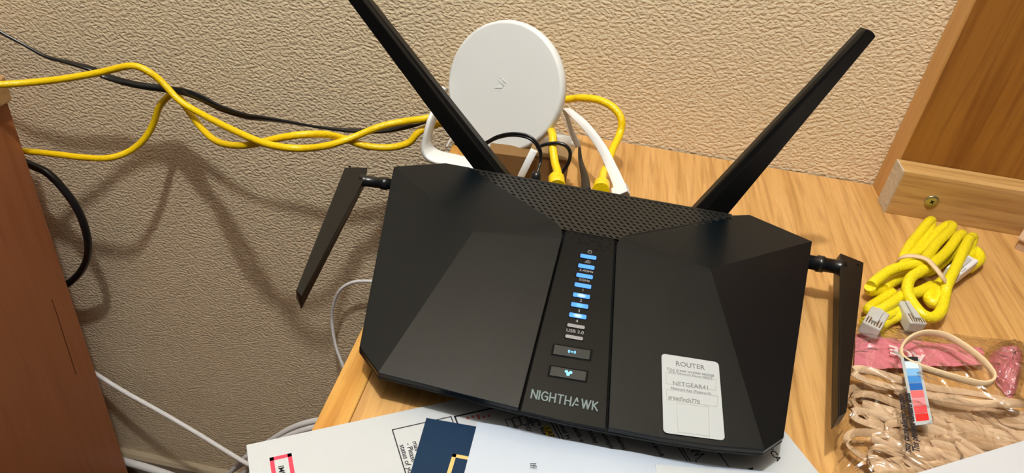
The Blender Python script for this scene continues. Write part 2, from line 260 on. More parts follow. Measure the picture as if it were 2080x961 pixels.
MAT['button'] = mat('dark_grey_button', (.013, .017, .017, 1), .35, .35)
MAT['white'] = mat('white_plastic', (.75, .765, .75, 1), .42, .4)
MAT['white_rim'] = mat('white_plastic_rim', (.74, .71, .66, 1), .4, .4)
MAT['white_cable'] = mat('white_cable_jacket', (.78, .77, .77, 1), .38, .4)
MAT['yellow'] = mat('yellow_cable_jacket', (.90, .60, .004, 1), .30, .5, bump=(900, .0004, 1))
MAT['yellow2'] = mat('bright_yellow_cable_jacket', (.80, .66, .012, 1), .36, .5, bump=(500, .0006, 1))
MAT['clear'] = mat('clear_plug_plastic', (.80, .80, .78, 1), .15, .5, trans=.45)
MAT['plug_white'] = mat('white_plug_label', (.75, .74, .76, 1), .3, .5)
MAT['gold_pin'] = mat('plug_contacts', (.55, .45, .25, 1), .3, .5, 1)
MAT['screw'] = mat('yellow_zinc_screw', (.42, .38, .22, 1), .33, .5, .85)
MAT['dark'] = mat('dark_recess', (.004, .004, .004, 1), .8, .1)
MAT['band'] = mat('tan_rubber', (.54, .36, .205, 1), .5, .35)
MAT['band_light'] = mat('light_tan_rubber', (.68, .48, .30, 1), .5, .35)
MAT['band_pale'] = mat('pale_rubber', (.74, .55, .34, 1), .5, .35)
MAT['paper'] = mat('white_envelope_paper', (.49, .51, .525, 1), .7, .2, bump=(60, .0006, 2))
MAT['paper_blue'] = mat('cool_white_paper', (.47, .53, .62, 1), .5, .35)
MAT['paper_warm'] = mat('warm_white_paper', (.53, .555, .57, 1), .6, .3)
MAT['paper_back'] = mat('plain_white_paper', (.54, .555, .59, 1), .6, .3)
MAT['sticker'] = mat('white_sticker', (.43, .46, .475, 1), .38, .4)
MAT['ink'] = mat('black_ink', (.02, .018, .022, 1), .6, .2)
MAT['ink_grey'] = mat('grey_ink', (.16, .16, .16, 1), .6, .2)
MAT['ink_light'] = mat('light_grey_ink', (.36, .36, .35, 1), .6, .2)
MAT['ink_red'] = mat('red_ink', (.80, .045, .09, 1), .55, .3)
MAT['ink_faded_red'] = mat('faded_red_ink', (.60, .10, .10, 1), .55, .3)
MAT['highlight'] = mat('yellow_marker_ink', (.72, .55, .05, 1), .6, .2)
MAT['navy'] = mat('navy_card', (.009, .028, .066, 1), .65, .12, bump=(900, .0002, 2))
MAT['gold'] = mat('gold_foil', (.66, .47, .17, 1), .42, .5, .25)
MAT['print_grey'] = mat('silver_grey_print', (.15, .205, .215, 1), .45, .4)
MAT['icon_grey'] = mat('pale_grey_print', (.30, .30, .29, 1), .5, .3)
MAT['led_off'] = mat('unlit_led_window', (.26, .26, .27, 1), .4, .4)
MAT['icon_blue'] = mat('lit_blue_icon', (.1, .3, .5, 1), .4, .3, emit=(.20, .55, 1, 1), power=1.1)
MAT['cardboard'] = mat('brown_cardboard', (.58, .38, .24, 1), .85, .2)
MAT['kraft'] = mat('brown_kraft_card', (.21, .115, .042, 1), .8, .2, bump=(150, .0005, 2))
MAT['kraft_pale'] = mat('pale_kraft_card', (.30, .19, .085, 1), .8, .2)
MAT['label_blue'] = [mat('pale_blue_print', (.60, .74, .84, 1), .5), mat('light_blue_print', (.20, .46, .78, 1), .5), mat('mid_blue_print', (.05, .25, .62, 1), .5), mat('deep_blue_print', (.01, .12, .45, 1), .5)]
MAT['label_red'] = [mat('pink_red_print', (.82, .14, .15, 1), .5), mat('pale_pink_print', (.84, .26, .28, 1), .5), mat('light_red_print', (.85, .07, .08, 1), .5), mat('red_print', (.80, .02, .02, 1), .5)]
MAT['pink'] = mat('pink_printed_film', (.80, .25, .31, 1), .16, .6, bump=(90, .004, 2))
MAT['pink_print'] = mat('pale_letter_print', (.95, .78, .80, 1), .3)
def led_mat(name, core):
    m = mat(name, (.05, .15, .4, 1), .3, .4); nt = m.node_tree; L = nt.links; b = nt.nodes['Principled BSDF']
    tc = nt.nodes.new('ShaderNodeTexCoord'); mp = nt.nodes.new('ShaderNodeMapping'); mp.inputs['Location'].default_value = (-.5, -.5, -.5)
    L.new(tc.outputs['Generated'], mp.inputs['Vector'])
    ln = nt.nodes.new('ShaderNodeVectorMath'); ln.operation = 'LENGTH'
    m2 = nt.nodes.new('ShaderNodeVectorMath'); m2.operation = 'MULTIPLY'; m2.inputs[1].default_value = (1, .6, 0); L.new(mp.outputs[0], m2.inputs[0]); L.new(m2.outputs[0], ln.inputs[0])
    c = ramp(nt, ln.outputs['Value'], [(0, core), (.10, core), (.30, (.055, .29, .93, 1)), (1, (.05, .26, .90, 1))])
    L.new(c, b.inputs['Emission Color']); b.inputs['Emission Strength'].default_value = 1.0
    return m
MAT['led'] = led_mat('lit_blue_led', (.07, .33, .98, 1))
MAT['led_mid'] = led_mat('lit_blue_led_with_bright_spot', (.15, .50, 1.0, 1))
MAT['led_hot'] = led_mat('lit_blue_led_with_hot_spot', (.75, 1.0, 1.05, 1))
def film_mat():
    m = bpy.data.materials.new('clear_bag_film'); m.use_nodes = True; nt = m.node_tree; nt.nodes.clear(); L = nt.links
    o = nt.nodes.new('ShaderNodeOutputMaterial'); mx = nt.nodes.new('ShaderNodeMixShader'); tr = nt.nodes.new('ShaderNodeBsdfTransparent'); tr.inputs[0].default_value = (.96, .95, .95, 1)
    g = nt.nodes.new('ShaderNodeBsdfGlossy'); g.inputs['Roughness'].default_value = .13; fr = nt.nodes.new('ShaderNodeLayerWeight'); fr.inputs['Blend'].default_value = .5
    tc = nt.nodes.new('ShaderNodeTexCoord'); t = nt.nodes.new('ShaderNodeTexNoise'); t.inputs['Scale'].default_value = 48; t.inputs['Detail'].default_value = 1.5; t.inputs['Distortion'].default_value = 1.5
    L.new(tc.outputs['Object'], t.inputs['Vector']); bp = nt.nodes.new('ShaderNodeBump'); bp.inputs['Distance'].default_value = .008; L.new(t.outputs['Fac'], bp.inputs['Height'])
    L.new(bp.outputs[0], g.inputs['Normal']); L.new(bp.outputs[0], fr.inputs['Normal'])
    pw_ = nt.nodes.new('ShaderNodeMath'); pw_.operation = 'POWER'; pw_.inputs[1].default_value = 3.2; L.new(fr.outputs['Facing'], pw_.inputs[0])
    ma = nt.nodes.new('ShaderNodeMath'); ma.operation = 'MULTIPLY_ADD'; ma.inputs[1].default_value = .75; ma.inputs[2].default_value = .10; L.new(pw_.outputs[0], ma.inputs[0])
    L.new(ma.outputs[0], mx.inputs[0]); L.new(tr.outputs[0], mx.inputs[1]); L.new(g.outputs[0], mx.inputs[2]); L.new(mx.outputs[0], o.inputs[0])
    return m
MAT['film'] = film_mat()

# ---------------------------------------------------------------- mesh helpers (coordinates: desk top at height 0)
class MB:
    def __init__(s): s.v = []; s.f = []; s.smooth = []
    def add(s, vs, fs, smooth=False):
        n = len(s.v); s.v += [tuple(p) for p in vs]
        for f in fs: s.f.append(tuple(i + n for i in f)); s.smooth.append(smooth)
        return s
    def box(s, lo, hi):
        x0, y0, z0 = lo; x1, y1, z1 = hi
        return s.add([(x0, y0, z0), (x1, y0, z0), (x1, y1, z0), (x0, y1, z0), (x0, y0, z1), (x1, y0, z1), (x1, y1, z1), (x0, y1, z1)],
                     [(0, 3, 2, 1), (4, 5, 6, 7), (0, 1, 5, 4), (1, 2, 6, 5), (2, 3, 7, 6), (3, 0, 4, 7)])
    def loft(s, rings, caps=True, closed=True, smooth=False):
        n = len(rings[0]); vs = [p for r in rings for p in r]; fs = []
        for i in range(len(rings) - 1):
            for j in range(n if closed else n - 1):
                a = i * n + j; b = i * n + (j + 1) % n; fs.append((a, b, b + n, a + n))
        s.add(vs, fs, smooth)
        if caps:
            k = len(s.v) - len(vs)
            s.f.append(tuple(k + i for i in range(n))[::-1]); s.f.append(tuple(k + (len(rings) - 1) * n + i for i in range(n))); s.smooth += [False, False]
        return s
    def obb(s, c, ax, ay, az):
        c, ax, ay, az = map(Vector, (c, ax, ay, az))
        lo = [c - ax - ay - az, c + ax - ay - az, c + ax + ay - az, c - ax + ay - az]; return s.loft([lo, [p + 2 * az for p in lo]])
def fix(me):
    b = bmesh.new(); b.from_mesh(me); bmesh.ops.recalc_face_normals(b, faces=b.faces); b.to_mesh(me); b.free()
def smooth_path(p, sub=6, closed=False):
    p = [Vector(q) for q in p]; n = len(p); out = []
    for i in range(n if closed else n - 1):
        if closed: a, b, c, d = p[i - 1], p[i], p[(i + 1) % n], p[(i + 2) % n]
        else: a, b, c, d = p[max(i - 1, 0)], p[i], p[i + 1], p[min(i + 2, n - 1)]
        for k in range(sub):
            t = k / sub
            out.append(.5 * ((2 * b) + (c - a) * t + (2 * a - 5 * b + 4 * c - d) * t * t + (3 * b - a - 3 * c + d) * t ** 3))
    if not closed: out.append(p[-1])
    return out
def tangents(P, closed):
    n = len(P)
    return [((P[(i + 1) % n] - P[i - 1]) if closed else (P[min(i + 1, n - 1)] - P[max(i - 1, 0)])).normalized() for i in range(n)]
def tube(mb, P, r, seg=10, closed=False):
    T = tangents(P, closed); nrm = T[0].orthogonal().normalized(); rings = []
    for i, p in enumerate(P):
        nrm = (nrm - T[i] * nrm.dot(T[i])).normalized(); bi = T[i].cross(nrm)
        rr = r(i / (len(P) - 1)) if callable(r) else r
        rings.append([p + (nrm * math.cos(a) + bi * math.sin(a)) * rr for a in [2 * math.pi * k / seg for k in range(seg)]])
    if closed: rings.append(rings[0])
    return mb.loft(rings, caps=not closed, smooth=True)
def ribbon(mb, P, side, w, t, closed=False, smooth=True):
    """flat strap: half width w along side, half thickness t; side a vector or function of 0..1"""
    T = tangents(P, closed); rings = []
    for i, p in enumerate(P):
        u = i / max(1, len(P) - 1); sd = Vector(side(u) if callable(side) else side)
        sd = (sd - T[i] * sd.dot(T[i])).normalized(); up = T[i].cross(sd)
        ww = w(u) if callable(w) else w
        prof = [(-1, -.6), (-.9, -1), (.9, -1), (1, -.6), (1, .6), (.9, 1), (-.9, 1), (-1, .6)]
        rings.append([p + sd * a * ww + up * b * t for a, b in prof])
    if closed: rings.append(rings[0])
    return mb.loft(rings, caps=not closed, smooth=smooth)
def prism(mb, poly, off):
    off = Vector(off); poly = [Vector(p) for p in poly]; return mb.loft([[p + off for p in poly], poly])
def lathe(mb, c, axis, prof, seg=24, smooth=True):
    c = Vector(c); a = Vector(axis).normalized(); u = a.orthogonal().normalized(); v = a.cross(u)
    return mb.loft([[c + a * h + (u * math.cos(t) + v * math.sin(t)) * r for t in [2 * math.pi * k / seg for k in range(seg)]] for r, h in prof], smooth=smooth)

ORG = {}
def tag(o, label=None, cat=None, group=None, kind=None):
    if label: o['label'] = label
    if cat: o['category'] = cat
    if group: o['group'] = group
    if kind: o['kind'] = kind
    return o
def thing(name, label, cat, origin, group=None):
    o = bpy.data.objects.new(name, None); COL.objects.link(o); o.empty_display_size = .02
    o.location = (origin[0], origin[1], origin[2] + DZ); ORG[o.name] = Vector(origin)
    return tag(o, label, cat, group)
def make_mesh(name, mb, m, org, clean=True):
    me = bpy.data.meshes.new(name); me.from_pydata([tuple(Vector(v) - org) for v in mb.v], [], mb.f)
    me.polygons.foreach_set('use_smooth', mb.smooth); me.materials.append(m)
    if clean: fix(me)
    return me
def part(name, mb, m, parent, label=None, kind=None, bevel=0):
    org = ORG[parent.name]; me = make_mesh(name, mb, m, org)
    o = bpy.data.objects.new(name, me); COL.objects.link(o); o.parent = parent; ORG[o.name] = org
    if bevel: bv(o, bevel)
    return tag(o, label, kind=kind)
def bv(o, w, seg=2):
    md = o.modifiers.new('edge', 'BEVEL'); md.width = w; md.segments = seg; md.limit_method = 'ANGLE'; md.angle_limit = math.radians(35)
def solo(name, mb, m, label=None, cat=None, group=None, kind=None, bevel=0, origin=None):
    xs = [v[0] for v in mb.v]; ys = [v[1] for v in mb.v]; zs = [v[2] for v in mb.v]
    org = Vector(origin) if origin else Vector(((min(xs) + max(xs)) / 2, (min(ys) + max(ys)) / 2, min(zs)))
    o = bpy.data.objects.new(name, make_mesh(name, mb, m, org)); COL.objects.link(o); o.location = org + Vector((0, 0, DZ)); ORG[o.name] = org
    if bevel: bv(o, bevel)
    return tag(o, label, cat, group, kind)
def text(name, s, size, pos, xd, yd, m, parent, align='CENTER', bold=0.0, ext=.00004, squeeze=1.0, valign='CENTER', label=None):
    """lettering laid on a plane: xd reading direction, yd letter-up direction"""
    cu = bpy.data.curves.new(name, 'FONT'); cu.body = s; cu.size = size; cu.align_x = align; cu.align_y = valign; cu.offset = bold; cu.extrude = ext
    cu.resolution_u = 4
    tmp = bpy.data.objects.new(name, cu); COL.objects.link(tmp)
    me = bpy.data.meshes.new_from_object(tmp); bpy.data.objects.remove(tmp); bpy.data.curves.remove(cu)
    xd = Vector(xd).normalized(); yd = Vector(yd); yd = (yd - xd * yd.dot(xd)).normalized(); zd = xd.cross(yd)
    org = ORG[parent.name]; A = Matrix((xd * squeeze, yd, zd)).transposed().to_4x4()
    A.translation = Vector(pos) - org; me.transform(A); me.materials.clear(); me.materials.append(m)
    o = bpy.data.objects.new(name, me); COL.objects.link(o); o.parent = parent; ORG[o.name] = org
    return tag(o, label)
V = Vector

# ================================================================ the setting
mb = MB().box((-1.6, WALL, -DZ), (1.5, WALL + .1, 1.7)); solo('wall_back', mb, MAT['wall'], 'tan wall with an orange peel texture behind the desk', kind='structure')
mb = MB(); mb.loft([[(-1.6, WALL, -DZ), (-1.6, WALL - .012, -DZ), (-1.6, WALL - .012, -.704), (-1.6, WALL - .008, -.699), (-1.6, WALL, -.698)],
                    [(1.5, WALL, -DZ), (1.5, WALL - .012, -DZ), (1.5, WALL - .012, -.704), (1.5, WALL - .008, -.699), (1.5, WALL, -.698)]])
solo('baseboard_back', mb, MAT['baseboard'], 'low beige baseboard at the foot of the tan wall', kind='structure')
mb = MB().box((-1.6, -1.6, -DZ - .05), (1.5, WALL + .1, -DZ)); solo('floor', mb, MAT['floor'], 'dark carpeted floor', kind='structure')

mb = MB().box((-1.6, -1.6, 1.62), (1.5, WALL + .1, 1.70)); solo('ceiling', mb, MAT['ceiling'], 'plain white ceiling above the desk', kind='structure')

# ================================================================ the desk
DX = -.1215
desk = thing('desk', 'light oak desk under the black router, its left edge open to the wall', 'desk', (.45, .32, -DZ))
part('desk_top', MB().box((DX + .0188, .0, -.028), (1.05, WALL - .002, 0)), MAT['oak'], desk)
part('edge_strip', MB().box((DX, .0, -.028), (DX + .0184, WALL - .002, -.00005)), MAT['oak_strip'], desk, 'solid oak strip along the left edge of the top', bevel=.0008)
part('side_panel', MB().box((DX + .03, .03, -DZ), (DX + .052, WALL - .08, -.028)), MAT['oak_up'], desk)
part('side_panel', MB().box((1.0, .03, -DZ), (1.022, WALL - .08, -.028)), MAT['oak_up'], desk)
part('modesty_panel', MB().box((DX + .052, .40, -.42), (1.0, .418, -.028)), MAT['oak_up'], desk)

# ================================================================ the upright panel with its cleat
hut = thing('hutch', 'upright oak back panel standing on the desk against the wall', 'hutch', (.5, .645, 0))
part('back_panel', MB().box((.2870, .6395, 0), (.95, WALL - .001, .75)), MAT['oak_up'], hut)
part('panel_edge', MB().box((.2848, .6390, 0), (.2870, WALL - .001, .75)), MAT['oak_edge_up'], hut, 'pale orange oak edge band', bevel=.0006)
part('cleat', MB().box((.2845, .616, 0), (.408, .6390, .0445)), MAT['oak_cleat'], hut, 'pale oak cleat along the foot of the panel', bevel=.0006)
part('cleat_end', MB().box((.2830, .6163, .0004), (.2845, .6388, .0441)), MAT['cleat_end'], hut, 'rough pale end grain')
sc_c = V((.3180, .6158, .0195))
sc = part('screw', lathe(MB(), sc_c, (0, -1, 0), [(.0062, 0), (.0062, .0004), (.0056, .0010), (.0030, .0011)], 28), MAT['screw'], hut, 'yellow zinc screw head in a washer')
cr = MB()
for a in (.5, .5 + math.pi / 2):
    d = V((math.cos(a), 0, math.sin(a))); cr.obb(sc_c + V((0, -.0012, 0)), d * .0019, V((0, .0002, 0)), d.cross(V((0, 1, 0))) * .00045)
part('screw_slot', cr, MAT['dark'], sc)

# ================================================================ the brown cabinet at the left
cab = thing('cabinet', 'brown wooden cabinet whose side fills the left border of the view', 'cabinet', (-.9, .3, -DZ))
part('side_panel', MB().box((-.6115, .03, -DZ), (-.5925, .606, -.040)), MAT['brown_side'], cab, 'reddish brown side panel')
part('side_panel', MB().box((-1.215, .03, -DZ), (-1.195, .606, -.040)), MAT['brown_side'], cab)
part('back_panel', MB().box((-1.195, .590, -DZ + .05), (-.6115, .602, -.040)), MAT['brown_side'], cab)
part('door', MB().box((-1.19, .012, -DZ + .05), (-.615, .030, -.044)), MAT['brown_side'], cab)
scr = MB()
for a_, b_ in zip(DATA['scratch'][:-1], DATA['scratch'][1:]):
    a_, b_ = V(a_), V(b_); scr.obb((a_ + b_) / 2, (b_ - a_) / 2, V((0, .0007, 0)), V((.00008, 0, 0)))
part('scratch', scr, MAT['scratch'], cab, 'thin dark scratch')
tp = [(-1.23, 0), (-.5848, 0), (-.5848, .600), (-.5868, .6075), (-.5925, .6095), (-1.23, .6095)]
part('top', MB().loft([[(x, y, -.040) for x, y in tp], [(x, y, -.0135) for x, y in tp]]), MAT['brown_top'], cab, 'lighter rounded top edge', bevel=.0015)

# ================================================================ the router
rt = thing('router', 'black angular wireless router with four antennas and a blue light column', 'router', (.0185, .385, 0))
WL, WR = DATA['wingL'], DATA['wingR']
def mixp(a, b, t): return V(a).lerp(V(b), t)
fm = [V(p) for p in DATA['front_mid']]
def wing(W, front, sgn):
    """faceted cover: outer, inner and upper facets meeting at the apex P"""
    A, B, P, F, E, C, M_, G = (V(W[k]) for k in 'ABPFECMG')
    d1 = (G - C).normalized(); d2 = (M_ - C).normalized(); r = .011
    arc = []
    for k in range(7):
        t = k / 6; a = C + d1 * r; b = C + d2 * r
        arc.append(a * (1 - t) ** 2 + C * 2 * t * (1 - t) + b * t * t)
    bnd = [E] + front + [G] + arc + [M_, B, A, F]
    n = len(bnd); mid = 1 + len(front) + 1 + 3
    m = MB(); base = len(m.v); m.v = [tuple(p) for p in bnd] + [tuple(P)]; pi = n
    inner = list(range(0, mid + 1)) + [pi]; upper = list(range(mid, n - 1)) + [pi]; outer = [n - 2, n - 1, 0, pi]
    m.f = [tuple(inner), tuple(upper), tuple(outer)]
    low = [p + V((0, 0, -.0032)) for p in bnd]; k = len(m.v); m.v += [tuple(p) for p in low]
    for i in range(n): j = (i + 1) % n; m.f.append((i, j, k + j, k + i))
    m.smooth = [False] * len(m.f)
    return m
part('wing_cover', wing(WL, [V(p) for p in DATA['front_mid'][:2]], -1), MAT['black'], rt, bevel=.0005)
part('wing_cover', wing(WR, [V(p) for p in DATA['front_mid'][:4:-1]], 1), MAT['black'], rt, bevel=.0005)
# base shell, tapering inward below the covers
per = [WL['E'], WL['F'], WL['A'], WL['B'], WL['M'], WR['M'], WR['B'], WR['A'], WR['F'], WR['E']] + [tuple(p) for p in fm[::-1]]
cen = V((.0185, .385, 0))
def inset(p, d, z): p = V(p); q = V((p.x, p.y, 0)); dr = (cen - q).normalized(); q = q + dr * d; q.z = z; return q
bs = MB(); bs.loft([[inset(p, .012, .010) for p in per], [inset(p, .0035, .016) for p in per], [inset(p, .0025, p[2] - .0030) for p in per]], caps=False)
n = len(per); bs.f.append(tuple(range(n))); bs.smooth.append(False)
part('base', bs, MAT['black_base'], rt)
lip = MB(); lip.loft([[inset(p, .0000, p[2] - .0052) for p in per], [inset(p, -.0002, p[2] - .0036) for p in per], [inset(p, .0010, p[2] - .0026) for p in per]], caps=False)
part('lower_rim', lip, MAT['black_base'], rt)
for x, y in ((-.075, .315), (.112, .315)): part('foot', lathe(MB(), (x, y, .0022), (0, 0, 1), [(.006, 0), (.007, .001), (.007, .009)], 16), MAT['black_base'], rt)
for x, y in ((-.085, .455), (.122, .455)): part('foot', lathe(MB(), (x, y, .0), (0, 0, 1), [(.006, 0), (.007, .001), (.007, .0115)], 16), MAT['black_base'], rt)
# centre panel
ZF, YF, ZB, YB = DATA['panel_plane']
def cz(y): return ZF + (y - YF) * (ZB - ZF) / (YB - YF)
CL, CR, GL, GR, ML, MR = V(WL['C']), V(WR['C']), V(WL['G']), V(WR['G']), V(WL['M']), V(WR['M'])
yC = (CL.y + CR.y) / 2
def P3(x, y): return V((x, y, cz(y)))
gap = .0012
pan = [P3(GL.x + gap, fm[2].y - .0009), P3(fm[3].x, fm[3].y - .0007), P3(GR.x - gap, fm[4].y - .0006), P3(CR.x - gap, yC), P3(CL.x + gap, yC)]
part('centre_panel', prism(MB(), pan, (0, 0, -.002)), MAT['black_panel'], rt, 'smooth centre strip that carries the lights', bevel=.0003)
# grooves are the gaps: dark tray beneath
tray = [V((GL.x - .004, fm[2].y + .0015, cz(fm[2].y) - .0030)), V((GR.x + .004, fm[2].y + .0015, cz(fm[2].y) - .0030)), V((CR.x + .006, yC + .006, cz(yC) - .0035)), V((CL.x - .006, yC + .006, cz(yC) - .0035))]
part('tray', prism(MB(), tray, (0, 0, -.003)), MAT['dark'], rt)
gtray = [V((CL.x - .004, yC - .004, cz(yC) - .005)), V((CR.x + .004, yC - .004, cz(yC) - .005)), V((MR.x + .006, ML.y - .003, ML.z - .0065)), V((ML.x - .006, ML.y - .003, ML.z - .0065))]
part('tray', prism(MB(), gtray, (0, 0, -.003)), MAT['dark'], rt)
# grille with real staggered slots
gr = MB(); y0, y1 = yC - .0005, ML.y - .001
z0g, z1g = cz(yC) + .0003, ML.z - .001
def gz(y): return z0g + (y - y0) * (z1g - z0g) / (y1 - y0)
def gxl(y):  # left/right limits of the grille at depth y
    t = max(0, min(1, (y - CL.y) / (ML.y - CL.y))); return CL.x - .004 + (ML.x - CL.x + .004) * t - .001
def gxr(y):
    t = max(0, min(1, (y - CR.y) / (MR.y - CR.y))); return CR.x + .004 + (MR.x - CR.x - .004) * t + .001
px_, rows = .0046, 15
py_ = (y1 - y0) / rows
th = .0012
for j in range(rows):
    ya, yb = y0 + j * py_, y0 + (j + 1) * py_; ym = (ya + yb) / 2
    off = (j % 2) * px_ / 2
    xl, xr = gxl(yb), gxr(yb)
    i0 = math.floor((xl - off) / px_); i1 = math.ceil((xr - off) / px_)
    for i in range(i0, i1):
        xa = max(i * px_ + off, xl); xb = min((i + 1) * px_ + off, xr)
        if xb - xa < .0004: continue
        O = [(xa, ya), (xb, ya), (xb, yb), (xa, yb)]
        full = xb - xa > px_ * .7
        if not full:
            gr.add([(x, y, gz(y)) for x, y in O], [(0, 1, 2, 3)]); continue
        sk = .00085; hx = .00112; cxm = (xa + xb) / 2
        hya, hyb = ym - py_ * .27, ym + py_ * .27
        H = [(cxm - hx + sk, hya), (cxm + hx + sk, hya), (cxm + hx - sk, hyb), (cxm - hx - sk, hyb)]
        vs = [(x, y, gz(y)) for x, y in O] + [(x, y, gz(y)) for x, y in H] + [(x, y, gz(y) - th) for x, y in H]
        gr.add(vs, [(0, 1, 5, 4), (1, 2, 6, 5), (2, 3, 7, 6), (3, 0, 4, 7), (4, 5, 9, 8), (5, 6, 10, 9), (6, 7, 11, 10), (7, 4, 8, 11)])
gr.box((gxl(y1), y1, z1g - .0045), (gxr(y1), y1 + .0016, z1g + .0002))
me = make_mesh('grille', gr, MAT['black_mesh'], ORG[rt.name], clean=False)
go = bpy.data.objects.new('grille', me); COL.objects.link(go); go.parent = rt; ORG[go.name] = ORG[rt.name]; tag(go, 'slotted ventilation grille')
# shallow dimples that run out below the grille
dm = MB()
for j, (y, xs) in enumerate([(yC - .0025, [.001, .0056, .0102, .0148, .0194, .024, .0286, .0325]), (yC - .0060, [.0040, .0086, .0178, .0224, .0305]), (yC - .0094, [.0100, .0146, .0238, .0284]), (yC - .0128, [.0215, .0255])]):
    for x in xs: dm.add([(x - .0011 + .0007, y - .0007, cz(y - .0007) + .00006), (x + .0011 + .0007, y - .0007, cz(y - .0007) + .00006), (x + .0011 - .0007, y + .0007, cz(y + .0007) + .00006), (x - .0011 - .0007, y + .0007, cz(y + .0007) + .00006)], [(0, 1, 2, 3)])
part('dimple_rows', dm, MAT['dark'], rt, 'dark dimples fading out below the grille')
# lights
sx = V((1, .02, 0)).normalized(); sy = V((0, 1, .1447)).normalized(); up = sx.cross(sy)
def rrect(c, w, h, r, k=3):
    out = []
    for (ax, ay, a0) in ((w - r, h - r, 0), (-w + r, h - r, 90), (-w + r, -h + r, 180), (w - r, -h + r, 270)):
        for q in range(k + 1):
            a = math.radians(a0 + 90 * q / k); out.append(V(c) + sx * (ax + r * math.cos(a)) + sy * (ay + r * math.sin(a)))
    return out
kinds = ['led', 'led', 'led', 'led', 'led_hot', 'led_mid', 'led_hot', 'led_off', 'led_off']
for i, p in enumerate(DATA['leds']):
    p = V(p); hw = .0054; hh = .00175 if i < 7 else .0013
    part('light_recess', prism(MB(), [q + up * .00006 for q in rrect(p, hw + .0005, hh + .0004, .0006)], -up * .0003), MAT['dark'], rt)
    part('indicator_light', prism(MB(), [q + up * .00022 for q in rrect(p, hw, hh, .0007)], -up * .0003), MAT[kinds[i]], rt,
         'lit blue indicator light' if i < 7 else 'unlit grey indicator light')
for s, p in DATA['panel_text']:
    p = V(p) + up * .00015
    if s == 'power':
        ic = MB(); ribbon(ic, [p + sx * .0014 * math.cos(a) + sy * .0014 * math.sin(a) for a in [2 * math.pi * k / 16 for k in range(16)]], up, .00004, .00016, True); ic.obb(p + sy * .0006, sx * .00015, sy * .0008, up * .00005)
        part('power_icon', ic, MAT['icon_grey'], rt)
    elif s == 'cloud':
        ic = MB(); pts = [(-.0018, -.0011), (.0016, -.0011), (.0022, -.0002), (.0015, .0007), (.0006, .0013), (-.0004, .0009), (-.0010, .0002)]
        ribbon(ic, [p + sx * a + sy * b for a, b in pts], up, .00004, .00017, True, False)
        ribbon(ic, [p + sx * (.0002 + .0007 * math.cos(a)) + sy * .0007 * math.sin(a) for a in [2 * math.pi * k / 10 for k in range(10)]], up, .00004, .00015, True)
        part('internet_icon', ic, MAT['icon_grey'], rt)
    else:
        text('lettering', s, .0034 if 'G' not in s else .0030, p, sx, sy, MAT['icon_grey'], rt, bold=.00002)
for k, q in enumerate(DATA['buttons']):
    q = [V(a) for a in q]; c = sum(q, V()) / 4; ex = (q[1] - q[0] + q[2] - q[3]) / 4; ey = (q[0] - q[3] + q[1] - q[2]) / 4
    part('button_recess', prism(MB(), [c + ex * 1.06 * a + ey * 1.18 * b + up * .00008 for a, b in ((-1, -1), (1, -1), (1, 1), (-1, 1))], -up * .0004), MAT['dark'], rt)
    bt = part('button', prism(MB(), [c + ex * .96 * a + ey * .92 * b + up * .0006 for a, b in ((-1, -1), (1, -1), (1, 1), (-1, 1))], -up * .0009), MAT['button'], rt, 'wide dark grey push button with a lit blue mark', bevel=.0003)
    ic = MB(); c2 = c + up * .0007
    if k == 0:
        for dx, dy, rr in ((0, 0, .0006),): lathe(ic, c2 + sx * dx + sy * dy, up, [(rr, -.00005), (rr, .00005)], 10)
        for s_ in (-1, 1):
            for rr in (.0014, .0022): ribbon(ic, [c2 + sx * s_ * rr * math.cos(a) + sy * rr * .8 * math.sin(a) for a in [-.7 + 1.4 * t / 6 for t in range(7)]], up, .00004, .00022)
    else:
        for dx, dy in ((-.0012, .0010), (.0014, .0008), (0, -.0010)): lathe(ic, c2 + sx * dx + sy * dy, up, [(.0010, -.00005), (.0010, .00005)], 12)
        ic.obb(c2 + sy * .0002, sx * .0011, sy * .0007, up * .00004)
    part('button_icon', ic, MAT['icon_blue'], bt, 'glowing blue icon')
# the word on the front, drawn as strokes
lg = MB(); g0, g1, g2 = (V(p) for p in DATA['logo'])
lx = (g1 - g0); LWID = lx.length; lx.normalize(); ly = sy; H = .0058
LET = {'N': (.72, [[(0, 0), (0, 1), (.72, 0), (.72, 1)]]), 'I': (0, [[(0, 0), (0, 1)]]),
       'G': (.80, [[(.74, .86), (.55, .98), (.38, 1), (.14, .86), (0, .5), (.14, .14), (.40, 0), (.62, .03), (.78, .14), (.78, .48), (.46, .48)]]),
       'H': (.70, [[(0, 0), (0, 1)], [(.70, 0), (.70, 1)], [(0, .5), (.70, .5)]]), 'T': (.74, [[(0, 1), (.74, 1)], [(.37, 1), (.37, 0)]]),
       'A': (.86, [[(0, 0), (.20, .42)], [(.27, .58), (.46, 1), (.62, .62)], [(.40, .22), (.70, .22)]]),
       'W': (1.15, [[(0, 1), (.30, 0), (.57, .95), (.85, 0), (1.15, 1)]]), 'K': (.66, [[(0, 0), (0, 1)], [(.62, 1), (.04, .45)], [(.18, .55), (.66, 0)]])}
word = 'NIGHTHAWK'; sp = .30; tot = sum(LET[c][0] for c in word) + sp * (len(word) - 1); kx = LWID / tot
cur = 0
for ch in word:
    wd, strokes = LET[ch]
    for st in strokes:
        pts = [g0 + up * .00016 + lx * (cur + a) * kx + ly * (b * H - H * .5) for a, b in st]
        for a, b in zip(pts[:-1], pts[1:]):
            d = (b - a); l = d.length / 2; d.normalize(); lg.obb((a + b) / 2, d * (l + .0003), d.cross(up) * .00042, up * .00005)
    cur += wd + sp
part('lettering', lg, MAT['print_grey'], rt, 'pale grey word printed across the front of the centre strip')
